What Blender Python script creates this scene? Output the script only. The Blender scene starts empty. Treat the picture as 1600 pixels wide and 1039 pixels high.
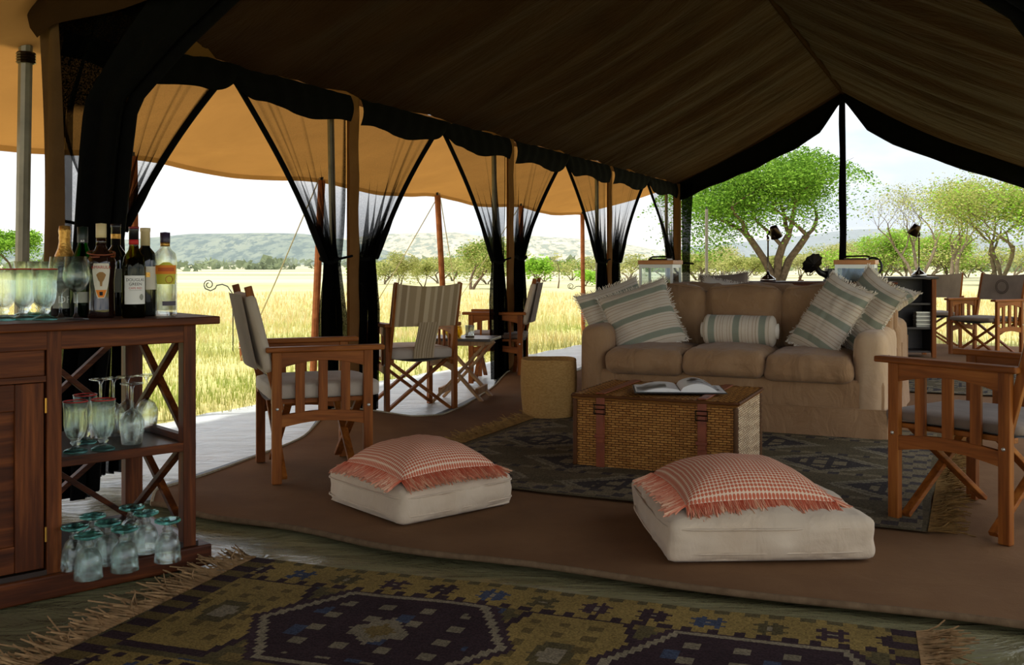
import bpy, math, random
import numpy as np
from mathutils import Vector, Matrix, noise as mnoise

# ------------------------------------------------------------------ camera, world, sun, exposure
sc = bpy.context.scene
COL = sc.collection
F_PX, CX, HY, EYE = 1556.0, 800.0, 412.0, 1.0     # focal length (px of 1600), horizon row, eye height

cam_d = bpy.data.cameras.new('camera'); cam = bpy.data.objects.new('camera', cam_d); COL.objects.link(cam)
cam.location = (0, 0, EYE); cam.rotation_euler = (math.pi / 2, 0, 0)
cam_d.sensor_width = 36; cam_d.lens = 36 * F_PX / 1600
cam_d.shift_y = (HY - 519.5) / 1600
cam_d.clip_start = .05; cam_d.clip_end = 8000
sc.camera = cam
sc.view_settings.view_transform = 'Standard'; sc.view_settings.look = 'None'
sc.view_settings.gamma = 1; sc.view_settings.use_curve_mapping = False
sc.view_settings.exposure = 1.68
sc.cycles.max_bounces = 32; sc.cycles.diffuse_bounces = 5; sc.cycles.glossy_bounces = 6; sc.cycles.transparent_max_bounces = 48
sc.cycles.transmission_bounces = 32; sc.cycles.sample_clamp_indirect = 6

def lin(c):
    return tuple((x / 255 / 12.92) if x / 255 <= .04045 else ((x / 255 + .055) / 1.055) ** 2.4 for x in c) + (1,)

w = bpy.data.worlds.new('sky'); sc.world = w; w.use_nodes = True
nt = w.node_tree; nt.nodes.clear()
o_ = nt.nodes.new('ShaderNodeOutputWorld'); bg = nt.nodes.new('ShaderNodeBackground')
tc = nt.nodes.new('ShaderNodeTexCoord'); mp = nt.nodes.new('ShaderNodeMapping'); ns = nt.nodes.new('ShaderNodeTexNoise'); cr = nt.nodes.new('ShaderNodeValToRGB')
mp.inputs['Scale'].default_value = (1.6, 1.6, 7)
mp.inputs['Location'].default_value = (.3, 0, .4)
ns.inputs['Scale'].default_value = 1.5; ns.inputs['Detail'].default_value = 7; ns.inputs['Roughness'].default_value = .55
cr.color_ramp.elements[0].position = .40; cr.color_ramp.elements[0].color = (.35, .43, .54, 1)
cr.color_ramp.elements[1].position = .63; cr.color_ramp.elements[1].color = (1, .975, .935, 1)
e = cr.color_ramp.elements.new(.78); e.color = (.84, .86, .88, 1)
nt.links.new(tc.outputs['Generated'], mp.inputs['Vector']); nt.links.new(mp.outputs['Vector'], ns.inputs['Vector'])
nt.links.new(ns.outputs['Fac'], cr.inputs['Fac']); nt.links.new(cr.outputs['Color'], bg.inputs['Color'])
bg.inputs['Strength'].default_value = 0.72
nt.links.new(bg.outputs['Background'], o_.inputs['Surface'])

sun_d = bpy.data.lights.new('sun', 'SUN'); sun = bpy.data.objects.new('sun', sun_d); COL.objects.link(sun)
sun_d.energy = 1.55; sun_d.angle = math.radians(3); sun_d.color = (1, .95, .86)
sun.rotation_euler = Vector((.42, .25, -1.0)).to_track_quat('-Z', 'Y').to_euler()
sun.location = (-20, -12, 60)

# ------------------------------------------------------------------ frames and helpers
TH = math.atan(720 / F_PX)
A = Vector((math.sin(TH), math.cos(TH), 0)); B = Vector((math.cos(TH), -math.sin(TH), 0))
ROT_B = -TH
P_WALL = 3.64
def T(u, s, z=0):
    return B * (u - P_WALL) + A * s + Vector((0, 0, z))
def US(v):
    return v.x * B.x + v.y * B.y + P_WALL, v.x * A.x + v.y * A.y
def gp(px, py, z=0):
    d = (EYE - z) * F_PX / (py - HY)
    return Vector(((px - CX) / F_PX * d, d, z))
def pd(px, d, z=0):
    return Vector(((px - CX) / F_PX * d, d, z))
RND = random.Random(7); NR = np.random.default_rng(7)

class MB:
    def __init__(self):
        self.v = []; self.f = []; self.uv = None
    def add(self, vs, fs):
        n = len(self.v); self.v += [tuple(p) for p in vs]; self.f += [tuple(i + n for i in q) for q in fs]; return self
    def box(self, c, s, m=None):
        x, y, z = s[0] / 2, s[1] / 2, s[2] / 2
        vs = [Vector((a * x, b_ * y, g * z)) for g in (-1, 1) for b_ in (-1, 1) for a in (-1, 1)]
        c = Vector(c)
        vs = [(m @ p if m else p) + c for p in vs]
        return self.add(vs, [(0, 2, 3, 1), (4, 5, 7, 6), (0, 1, 5, 4), (2, 6, 7, 3), (0, 4, 6, 2), (1, 3, 7, 5)])
    def bx(self, x0, x1, y0, y1, z0, z1):
        return self.box(((x0 + x1) / 2, (y0 + y1) / 2, (z0 + z1) / 2), (abs(x1 - x0), abs(y1 - y0), abs(z1 - z0)))
    def bar(self, p, q, wd, th, up=(0, 0, 1)):
        p = Vector(p); q = Vector(q); d = q - p; L = d.length; d.normalize()
        s = d.cross(Vector(up))
        if s.length < 1e-4: s = d.cross(Vector((1, 0, 0)))
        s.normalize(); t = s.cross(d)
        m = Matrix((s, d, t)).transposed()
        return self.box((p + q) / 2, (wd, L, th), m)
    def tube(self, pts, r, n=8, cap=True):
        pts = [Vector(p) for p in pts]; k = len(pts)
        rs = r if isinstance(r, (list, tuple)) else [r] * k
        ref = None; vs = []
        for i in range(k):
            d = (pts[min(i + 1, k - 1)] - pts[max(i - 1, 0)])
            if d.length < 1e-9: d = Vector((0, 0, 1))
            d.normalize()
            if ref is None:
                ref = d.orthogonal().normalized()
            ref = (ref - d * ref.dot(d))
            ref = ref.normalized() if ref.length > 1e-6 else d.orthogonal().normalized()
            b2 = d.cross(ref)
            for j in range(n):
                a = 2 * math.pi * j / n
                vs.append(pts[i] + (ref * math.cos(a) + b2 * math.sin(a)) * rs[i])
        fs = [(i * n + j, i * n + (j + 1) % n, (i + 1) * n + (j + 1) % n, (i + 1) * n + j) for i in range(k - 1) for j in range(n)]
        if cap: fs += [tuple(range(n - 1, -1, -1)), tuple((k - 1) * n + j for j in range(n))]
        return self.add(vs, fs)
    def lathe(self, prof, n=24, c=(0, 0, 0), sx=1, sy=1):
        vs = []; k = len(prof)
        for r, z in prof:
            for j in range(n):
                a = 2 * math.pi * j / n
                vs.append((c[0] + r * math.cos(a) * sx, c[1] + r * math.sin(a) * sy, c[2] + z))
        fs = [(i * n + j, i * n + (j + 1) % n, (i + 1) * n + (j + 1) % n, (i + 1) * n + j) for i in range(k - 1) for j in range(n)]
        if prof[0][0] > 1e-5: fs.append(tuple(range(n - 1, -1, -1)))
        if prof[-1][0] > 1e-5: fs.append(tuple((k - 1) * n + j for j in range(n)))
        return self.add(vs, fs)
    def prism(self, poly, axis, a0, a1):
        def P(p, t):
            return {'x': (t, p[0], p[1]), 'y': (p[0], t, p[1]), 'z': (p[0], p[1], t)}[axis]
        n = len(poly)
        vs = [P(p, a0) for p in poly] + [P(p, a1) for p in poly]
        fs = [tuple(range(n - 1, -1, -1)), tuple(range(n, 2 * n))] + [(i, (i + 1) % n, n + (i + 1) % n, n + i) for i in range(n)]
        return self.add(vs, fs)
    def grid(self, nu, nv, fn, uv=True):
        n = len(self.v)
        if self.uv is None and uv: self.uv = [(0, 0)] * n
        for j in range(nv + 1):
            for i in range(nu + 1):
                self.v.append(tuple(fn(i / nu, j / nv)))
                if self.uv is not None: self.uv.append((i / nu, j / nv))
        self.f += [(n + j * (nu + 1) + i, n + j * (nu + 1) + i + 1, n + (j + 1) * (nu + 1) + i + 1, n + (j + 1) * (nu + 1) + i) for j in range(nv) for i in range(nu)]
        return self

def mesh_of(name, mb, smooth=False):
    me = bpy.data.meshes.new(name)
    me.from_pydata([tuple(p) for p in mb.v], [], mb.f)
    if mb.uv is not None:
        ul = me.uv_layers.new(name='UVMap')
        li = np.zeros(len(me.loops), dtype=np.int32); me.loops.foreach_get('vertex_index', li)
        uvs = list(mb.uv) + [(0, 0)] * (len(mb.v) - len(mb.uv))
        ul.data.foreach_set('uv', np.array(uvs, dtype=np.float32)[li].ravel())
    if smooth:
        me.polygons.foreach_set('use_smooth', [True] * len(me.polygons))
    return me
def fix_normals(me):
    import bmesh
    bm = bmesh.new(); bm.from_mesh(me); bmesh.ops.recalc_face_normals(bm, faces=bm.faces); bm.to_mesh(me); bm.free()

def obj(name, mb, mat, parent=None, smooth=False, bevel=0, loc=None, rotz=0, autos=False):
    me = mesh_of(name, mb, smooth) if isinstance(mb, MB) else mb
    if isinstance(mb, MB) and len(mb.v) < 60000: fix_normals(me)
    if mat == 'wood' or mat == 'wood_d':
        ext = [max(c) - min(c) for c in zip(*mb.v)]
        mat = (WOOD if mat == 'wood' else WOOD_D)[ext.index(max(ext))]
    if mat is not None and not me.materials: me.materials.append(mat)
    o = bpy.data.objects.new(name, me); COL.objects.link(o)
    if parent: o.parent = parent
    if loc is not None: o.location = loc
    if rotz: o.rotation_euler = (0, 0, rotz)
    if bevel:
        m = o.modifiers.new('bevel', 'BEVEL'); m.width = bevel; m.segments = 2; m.limit_method = 'ANGLE'; m.angle_limit = math.radians(50)
    return o
def tag(o, label, cat, group=None):
    o['label'] = label; o['category'] = cat
    if group: o['group'] = group
    return o
def thing(name, label, cat, loc=(0, 0, 0), rotz=0, group=None):
    o = bpy.data.objects.new(name, None); COL.objects.link(o); o.location = loc; o.rotation_euler = (0, 0, rotz)
    o.empty_display_size = .1
    return tag(o, label, cat, group)
def struct(name, mb, mat, label=None, **k):
    o = obj(name, mb, mat, **k)
    if not k.get('parent'): o['kind'] = 'structure'
    if label: o['label'] = label
    return o
def dup(root, loc, rotz, label, group=None):
    r = root.copy(); COL.objects.link(r); r.location = loc; r.rotation_euler = (0, 0, rotz); r['label'] = label
    if group: r['group'] = group
    for ch in list(root.children):
        c = ch.copy(); COL.objects.link(c); c.parent = r
        for g in ch.children:
            d = g.copy(); COL.objects.link(d); d.parent = c
    return r

# ------------------------------------------------------------------ materials
class NT:
    def __init__(self, name):
        self.m = bpy.data.materials.new(name); self.m.use_nodes = True; self.t = self.m.node_tree; self.t.nodes.clear()
        self.out = self.n('OutputMaterial')
    def n(self, typ, **k):
        x = self.t.nodes.new('ShaderNode' + typ)
        for a, b_ in k.items(): setattr(x, a, b_)
        return x
    def l(self, a, b_): self.t.links.new(a, b_)
    def math(self, op, a, b_=None, c=None):
        x = self.n('Math', operation=op)
        for i, q in enumerate((a, b_, c)):
            if q is None: continue
            if isinstance(q, (int, float)): x.inputs[i].default_value = q
            else: self.l(q, x.inputs[i])
        return x.outputs[0]
    def ramp(self, fac, stops, interp='LINEAR'):
        r = self.n('ValToRGB'); r.color_ramp.interpolation = interp
        el = r.color_ramp.elements
        while len(el) < len(stops): el.new(.5)
        for q, (p, c) in zip(el, sorted(stops, key=lambda t: t[0])): q.position = p; q.color = c
        self.l(fac, r.inputs['Fac']); return r.outputs['Color']
    def coords(self, kind='Object', scale=(1, 1, 1)):
        t = self.n('TexCoord'); m = self.n('Mapping'); m.inputs['Scale'].default_value = scale
        self.l(t.outputs[kind], m.inputs['Vector']); return m.outputs['Vector']
    def noise(self, vec, scale, detail=4, rough=.55, dist=0):
        x = self.n('TexNoise'); x.inputs['Scale'].default_value = scale; x.inputs['Detail'].default_value = detail
        x.inputs['Roughness'].default_value = rough; x.inputs['Distortion'].default_value = dist
        if vec is not None: self.l(vec, x.inputs['Vector'])
        return x.outputs['Fac']
    def bsdf(self, col, rough=.6, bump=None, bstr=.3, bdist=.01, **k):
        p = self.n('BsdfPrincipled')
        if isinstance(col, tuple): p.inputs['Base Color'].default_value = col
        else: self.l(col, p.inputs['Base Color'])
        if isinstance(rough, (int, float)): p.inputs['Roughness'].default_value = rough
        else: self.l(rough, p.inputs['Roughness'])
        if isinstance(rough, (int, float)) and rough > .45 and 'Transmission_Weight' not in k: p.inputs['Specular IOR Level'].default_value = .2 if rough < .7 else .08
        for a, v in k.items(): p.inputs[a.replace('_', ' ')].default_value = v
        if bump is not None:
            b_ = self.n('Bump'); b_.inputs['Strength'].default_value = bstr; b_.inputs['Distance'].default_value = bdist
            self.l(bump, b_.inputs['Height']); self.l(b_.outputs['Normal'], p.inputs['Normal'])
        self.l(p.outputs[0], self.out.inputs['Surface']); return p
def plain(name, c, rough=.6, **k):
    n = NT(name); n.bsdf(lin(c), rough, **k); return n.m
def noisy(name, c1, c2, scale=6, rough=.7, bscale=None, bstr=.3, bdist=.005, kind='Object', detail=5, stretch=(1, 1, 1), **k):
    n = NT(name); v = n.coords(kind, stretch)
    f = n.noise(v, scale, detail)
    col = n.ramp(f, [(.3, lin(c1)), (.7, lin(c2))])
    bump = n.noise(v, bscale, 3) if bscale else None
    n.bsdf(col, rough, bump, bstr, bdist, **k); return n.m

def wood_mat(name, axis, dark, mid, light, rough=.38):
    n = NT(name); s = [20, 20, 20]; s[axis] = 1.3
    v = n.coords('Object', tuple(s))
    f = n.noise(v, 1.0, 5, .6, .6)
    v2 = n.coords('Object', tuple(x * 4 for x in s)); f2 = n.noise(v2, 1.2, 3, .6)
    mixf = n.math('ADD', n.math('MULTIPLY', f, .75), n.math('MULTIPLY', f2, .25))
    col = n.ramp(mixf, [(.3, lin(dark)), (.5, lin(mid)), (.72, lin(light))])
    n.bsdf(col, rough, f2, .15, .002); return n.m
WOOD = [wood_mat('teak_%s' % 'xyz'[i], i, (78, 38, 12), (134, 74, 26), (172, 106, 44), .5) for i in range(3)]
WOOD_D = [wood_mat('dark_teak_%s' % 'xyz'[i], i, (28, 10, 3), (80, 37, 11), (134, 72, 28), .5) for i in range(3)]
WOOD_L = wood_mat('pale_teak', 2, (140, 100, 64), (182, 142, 98), (205, 168, 125), .5)
WOOD_BLACK = wood_mat('blackened_wood', 0, (22, 13, 8), (36, 22, 14), (50, 32, 20), .4)

def fabric(name, c1, c2, wr=7, wstr=.25, weave=500, rough=.9):
    n = NT(name); v = n.coords('Object', (1, 1, .6))
    f = n.noise(v, 5, 5); col = n.ramp(f, [(.25, lin(c1)), (.75, lin(c2))])
    b1 = n.noise(v, wr, 4, .55, .8); b2 = n.noise(v, weave, 2)
    h = n.math('ADD', n.math('MULTIPLY', b1, 1.0), n.math('MULTIPLY', b2, .06))
    n.bsdf(col, rough, h, wstr, .03, Sheen_Weight=.15); return n.m
M_SOFA = fabric('tan_linen', (144, 110, 78), (164, 130, 96), 8, .8)
M_SOFA_LIT = fabric('tan_linen_lit', (174, 142, 110), (196, 168, 136), 6, .5)  # lighter copy of the sofa linen, daylight from the right put into the colour
M_POUF = fabric('oatmeal_linen', (194, 172, 146), (210, 192, 168), 7, .4)
M_CUSH = fabric('grey_seat_canvas', (170, 156, 142), (196, 184, 168), 10, .25)
M_CANVAS_G = fabric('taupe_canvas', (112, 98, 86), (140, 124, 110), 8, .2)
M_PAD = fabric('pale_pad_linen', (176, 160, 138), (200, 186, 166), 10, .25)

def canvas(name, c, trans, k=.5, wr=3, stretch=(1, 1, 1), bstr=.35):
    n = NT(name); v = n.coords('Object', stretch)
    f = n.noise(v, wr, 5, .6, .5); col = n.ramp(f, [(.25, lin(c[0])), (.75, lin(c[1]))])
    d = n.n('BsdfDiffuse'); t = n.n('BsdfTranslucent'); mx = n.n('MixShader'); mx.inputs[0].default_value = k
    bp = n.n('Bump'); bp.inputs['Strength'].default_value = bstr; bp.inputs['Distance'].default_value = .05
    n.l(f, bp.inputs['Height'])
    for q in (d, t): n.l(bp.outputs[0], q.inputs['Normal'])
    n.l(col, d.inputs['Color'])
    tcol = n.ramp(f, [(.25, lin(trans)), (.75, lin(tuple(min(255, x * 1.12) for x in trans)))]); n.l(tcol, t.inputs['Color'])
    n.l(d.outputs[0], mx.inputs[1]); n.l(t.outputs[0], mx.inputs[2]); n.l(mx.outputs[0], n.out.inputs['Surface']); return n.m
M_AWN = canvas('ochre_awning', ((136, 100, 56), (150, 112, 64)), (146, 102, 50), .42, 1.5)
M_ROOF = canvas('brown_tent_canvas', ((44, 30, 18), (56, 39, 23)), (60, 36, 16), .02, 2.5, (1, 1, 1), .3)
M_FRONTROOF = canvas('dark_front_canvas', ((58, 42, 26), (70, 52, 32)), (20, 12, 6), .02, 2.5)
M_STRIP = canvas('post_canvas', ((112, 78, 44), (130, 94, 56)), (110, 70, 34), .2, 4)

M_FLAP = canvas('flap_canvas', ((84, 62, 40), (100, 76, 50)), (90, 60, 34), .15, 4)
def net_mat():
    n = NT('black_mosquito_net')
    at = n.n('Attribute', attribute_name='dens'); geo = n.coords('Object')
    fine = n.noise(geo, 160, 2); x = n.math('ADD', at.outputs['Fac'], n.math('MULTIPLY', n.math('SUBTRACT', fine, .5), .25))
    cl = n.n('Clamp'); n.l(x, cl.inputs[0])
    tr = n.n('BsdfTransparent'); d = n.n('BsdfDiffuse'); d.inputs['Color'].default_value = lin((7, 7, 6)); mx = n.n('MixShader')
    n.l(cl.outputs[0], mx.inputs[0]); n.l(tr.outputs[0], mx.inputs[1]); n.l(d.outputs[0], mx.inputs[2])
    n.l(mx.outputs[0], n.out.inputs['Surface']); return n.m
M_NET = net_mat()
M_BLACK = noisy('black_gauze', (5, 5, 5), (10, 10, 9), 20, .95, 60, .4)
M_POLE = noisy('grey_metal_pole', (112, 106, 94), (142, 134, 118), 8, .4, Metallic=.6)
M_POLEB = noisy('brown_wooden_pole', (112, 62, 34), (150, 92, 54), 14, .7, 30)
M_ROPE = noisy('pale_rope', (150, 140, 118), (190, 178, 150), 60, .9)
M_IRON = plain('black_iron', (18, 17, 17), .45)
M_BRASS = plain('brass', (200, 150, 70), .3, Metallic=1.0)
M_CHROME = plain('polished_nickel', (190, 185, 178), .16, Metallic=1.0)
M_BRONZE = plain('dark_bronze', (60, 46, 34), .28, Metallic=.9)
M_STEEL = plain('brushed_steel', (196, 196, 190), .35, Metallic=.85)

def carpet_mat():
    n = NT('brown_coir_carpet'); v = n.coords('Object')
    f = n.noise(v, 1.3, 6, .6); col = n.ramp(f, [(.3, lin((104, 74, 50))), (.7, lin((130, 97, 67)))])
    f2 = n.noise(n.coords('Object', (1, 1, 1)), 260, 2); f3 = n.noise(v, 7, 4, .6, 1)
    h = n.math('ADD', n.math('MULTIPLY', f2, .12), n.math('MULTIPLY', f3, .5))
    n.bsdf(col, .95, h, .4, .02); return n.m
M_CARPET = carpet_mat()
def tarp_mat(name, c1, c2, rough, ws=5):
    n = NT(name); v = n.coords('Object', (1, 2.6, 1))
    f = n.noise(v, 2, 5); col = n.ramp(f, [(.3, lin(c1)), (.7, lin(c2))])
    b1 = n.noise(v, ws, 5, .6, 1.2)
    n.bsdf(col, rough, b1, .5, .05); return n.m
M_TARP = tarp_mat('olive_groundsheet', (112, 108, 76), (136, 130, 96), .24, 3)
M_MAT = tarp_mat('grey_groundsheet', (176, 182, 182), (204, 208, 206), .34, 3.5)

def grass_ground():
    n = NT('savanna_ground'); v = n.coords('Object')
    f = n.noise(v, .35, 6, .6); f2 = n.noise(v, 3.5, 4, .65)
    x = n.math('ADD', n.math('MULTIPLY', f, .6), n.math('MULTIPLY', f2, .4))
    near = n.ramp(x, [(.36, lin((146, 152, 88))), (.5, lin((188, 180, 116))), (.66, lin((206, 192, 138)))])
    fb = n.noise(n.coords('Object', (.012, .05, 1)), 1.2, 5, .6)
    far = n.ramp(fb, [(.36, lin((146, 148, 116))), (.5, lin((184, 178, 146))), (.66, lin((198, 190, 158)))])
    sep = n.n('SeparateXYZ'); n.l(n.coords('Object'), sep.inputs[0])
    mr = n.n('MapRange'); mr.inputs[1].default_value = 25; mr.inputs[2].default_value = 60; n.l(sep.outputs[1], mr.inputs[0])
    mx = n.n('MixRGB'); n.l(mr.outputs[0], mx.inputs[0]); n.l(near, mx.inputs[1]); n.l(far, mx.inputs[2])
    n.bsdf(mx.outputs[0], .95, f2, .6, .1); return n.m
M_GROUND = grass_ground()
def attr_col(name, rough=.9, trans=0, bump=None, attr='Col'):
    n = NT(name); at = n.n('Attribute', attribute_name=attr)
    if trans:
        d = n.n('BsdfDiffuse'); t = n.n('BsdfTranslucent'); mx = n.n('MixShader'); mx.inputs[0].default_value = trans
        n.l(at.outputs['Color'], d.inputs['Color']); n.l(at.outputs['Color'], t.inputs['Color'])
        n.l(d.outputs[0], mx.inputs[1]); n.l(t.outputs[0], mx.inputs[2]); n.l(mx.outputs[0], n.out.inputs['Surface'])
    else:
        b_ = n.noise(n.coords('Object', bump), 1, 3, .6) if bump else None
        n.bsdf(at.outputs['Color'], rough, b_, .5, .006)
    return n.m
M_LEAF = attr_col('foliage', .8, .4)
M_BLADE = attr_col('grass_blades', .8, .35)
M_BARK = noisy('acacia_bark', (74, 60, 46), (112, 94, 76), 6, .95, 20, .6)
M_BARK_PALE = noisy('pale_bark', (92, 80, 64), (128, 114, 92), 6, .95, 20, .6)
M_RUG = attr_col('kilim_wool', .95, 0, (14, 260, 60))

def set_col(me, cols, name='Col', domain='POINT'):
    a = me.attributes.new(name, 'FLOAT_COLOR', domain)
    c = np.ones((len(cols), 4), dtype=np.float32); c[:, :3] = cols
    a.data.foreach_set('color', c.ravel())
def fast_mesh(name, verts, faces):
    """verts (n,3), faces (m,k) numpy"""
    me = bpy.data.meshes.new(name); k = faces.shape[1]
    me.vertices.add(len(verts)); me.vertices.foreach_set('co', verts.astype(np.float32).ravel())
    me.loops.add(faces.size); me.loops.foreach_set('vertex_index', faces.astype(np.int32).ravel())
    me.polygons.add(len(faces)); me.polygons.foreach_set('loop_start', np.arange(0, faces.size, k, dtype=np.int32))
    try: me.polygons.foreach_set('loop_total', np.full(len(faces), k, dtype=np.int32))
    except Exception: pass
    me.update(calc_edges=True); me.validate(); return me
def L3(c): return np.array(lin(c)[:3])

def glass_mat(name, tint=(255, 255, 255), rough=.02, ior=1.45, k=.36):
    n = NT(name); g = n.n('BsdfGlass'); g.inputs['Color'].default_value = lin(tint); g.inputs['Roughness'].default_value = rough; g.inputs['IOR'].default_value = ior
    tr = n.n('BsdfTransparent'); tr.inputs['Color'].default_value = lin(tint); mx = n.n('MixShader'); mx.inputs[0].default_value = k
    lw = n.n('LayerWeight'); lw.inputs[0].default_value = .5; gl = n.n('BsdfGlossy'); gl.inputs['Roughness'].default_value = .03; m2 = n.n('MixShader')
    fc_ = n.math('ADD', n.math('MULTIPLY', n.math('POWER', lw.outputs['Facing'], 3), .35), .03); n.l(fc_, m2.inputs[0]); n.l(tr.outputs[0], m2.inputs[1]); n.l(gl.outputs[0], m2.inputs[2])
    n.l(m2.outputs[0], mx.inputs[1]); n.l(g.outputs[0], mx.inputs[2]); n.l(mx.outputs[0], n.out.inputs['Surface']); return n.m
M_GLASS = glass_mat('clear_glass', (250, 253, 252))
M_GLASS_T = glass_mat('recycled_glass', (250, 254, 253))
M_GLASS_AQUA = glass_mat('aqua_glass', (196, 238, 234))
M_GLASS_GREEN = glass_mat('green_glass', (30, 120, 30))
M_GLASS_OLIVE = glass_mat('olive_glass', (150, 150, 60))
def pane_mat():
    n = NT('window_glass'); tr = n.n('BsdfTransparent'); gl = n.n('BsdfGlossy'); gl.inputs['Roughness'].default_value = .03
    lw = n.n('LayerWeight'); lw.inputs[0].default_value = .5; mx = n.n('MixShader')
    tr.inputs['Color'].default_value = (.88, .92, .92, 1)
    n.l(n.math('ADD', n.math('MULTIPLY', n.math('POWER', lw.outputs['Facing'], 3), .6), .05), mx.inputs[0]); n.l(tr.outputs[0], mx.inputs[1]); n.l(gl.outputs[0], mx.inputs[2]); n.l(mx.outputs[0], n.out.inputs['Surface']); return n.m
M_PANE = pane_mat()

# ------------------------------------------------------------------ terrain, hills
S_POST = [3.07, 5.43, 7.85, 10.45, 13.2]
EAVE, RIDGE, TW = 2.08, 3.17, 4.3
ground = MB()
N = 60
def gfun(a, b_):
    y = -40 + 3040 * (b_ ** 3); x = (a - .5) * (240 + y * 2.4)
    return (x, y, -.04)
ground.grid(40, 60, gfun, uv=False)
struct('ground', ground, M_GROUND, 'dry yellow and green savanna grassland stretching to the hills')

def hill(name, label, px0, px1, d, top_fn, depth, c1, c2, cspot, seed):
    mb = MB(); x0, x1 = (px0 - CX) / F_PX * d, (px1 - CX) / F_PX * d
    def fn(a, b_):
        px = px0 + (px1 - px0) * a
        h = (HY - top_fn(px)) / F_PX * d + EYE
        x = x0 + (x1 - x0) * a
        prof = math.sin(min(b_ * 1.25, 1) * math.pi / 2) ** 1.3
        nz = mnoise.fractal(Vector((x * .012 + seed, b_ * 5, seed)), 1, 2, 4) * .05
        return (x, d - depth * .5 + depth * b_, max(-.5, h * (prof + nz * min(1, b_ * 4) * (1 - .7 * b_))) - .3)
    mb.grid(160, 40, fn, uv=False)
    n = NT(name + '_scrub'); v = n.coords('Object', (1, .35, 1))
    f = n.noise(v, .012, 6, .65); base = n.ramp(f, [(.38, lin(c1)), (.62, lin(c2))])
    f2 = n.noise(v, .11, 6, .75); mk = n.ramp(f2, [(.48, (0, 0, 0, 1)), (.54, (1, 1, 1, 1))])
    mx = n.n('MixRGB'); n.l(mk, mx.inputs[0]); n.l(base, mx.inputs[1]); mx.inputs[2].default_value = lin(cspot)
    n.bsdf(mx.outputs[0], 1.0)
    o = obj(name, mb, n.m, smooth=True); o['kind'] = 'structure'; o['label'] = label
def smooth_interp(pts):
    xs = [p[0] for p in pts]; ys = [p[1] for p in pts]
    return lambda x: float(np.interp(x, xs, ys)) 
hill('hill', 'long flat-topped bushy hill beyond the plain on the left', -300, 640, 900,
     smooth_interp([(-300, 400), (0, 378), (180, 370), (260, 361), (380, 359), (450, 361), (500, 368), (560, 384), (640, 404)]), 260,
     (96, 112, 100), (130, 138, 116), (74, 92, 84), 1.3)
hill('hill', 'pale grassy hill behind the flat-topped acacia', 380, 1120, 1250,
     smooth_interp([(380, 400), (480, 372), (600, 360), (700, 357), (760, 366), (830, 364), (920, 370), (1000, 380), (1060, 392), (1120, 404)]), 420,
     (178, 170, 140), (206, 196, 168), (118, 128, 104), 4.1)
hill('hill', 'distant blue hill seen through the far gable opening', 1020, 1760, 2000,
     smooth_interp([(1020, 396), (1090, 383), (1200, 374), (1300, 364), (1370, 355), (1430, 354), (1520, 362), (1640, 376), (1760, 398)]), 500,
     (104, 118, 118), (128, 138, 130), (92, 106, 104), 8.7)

# hazy air over the far plain
hz = MB().bx(-2600, 2600, 110, 2700, -2, 190)
n = NT('thin_haze'); vs_ = n.n('VolumeScatter'); vs_.inputs['Density'].default_value = .00042; vs_.inputs['Color'].default_value = (.86, .92, 1, 1); vs_.inputs['Anisotropy'].default_value = .2
n.l(vs_.outputs[0], n.out.inputs['Volume'])
hzo = obj('haze', hz, n.m); hzo['kind'] = 'structure'; hzo['label'] = 'thin pale haze hanging over the distant plain'

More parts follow.
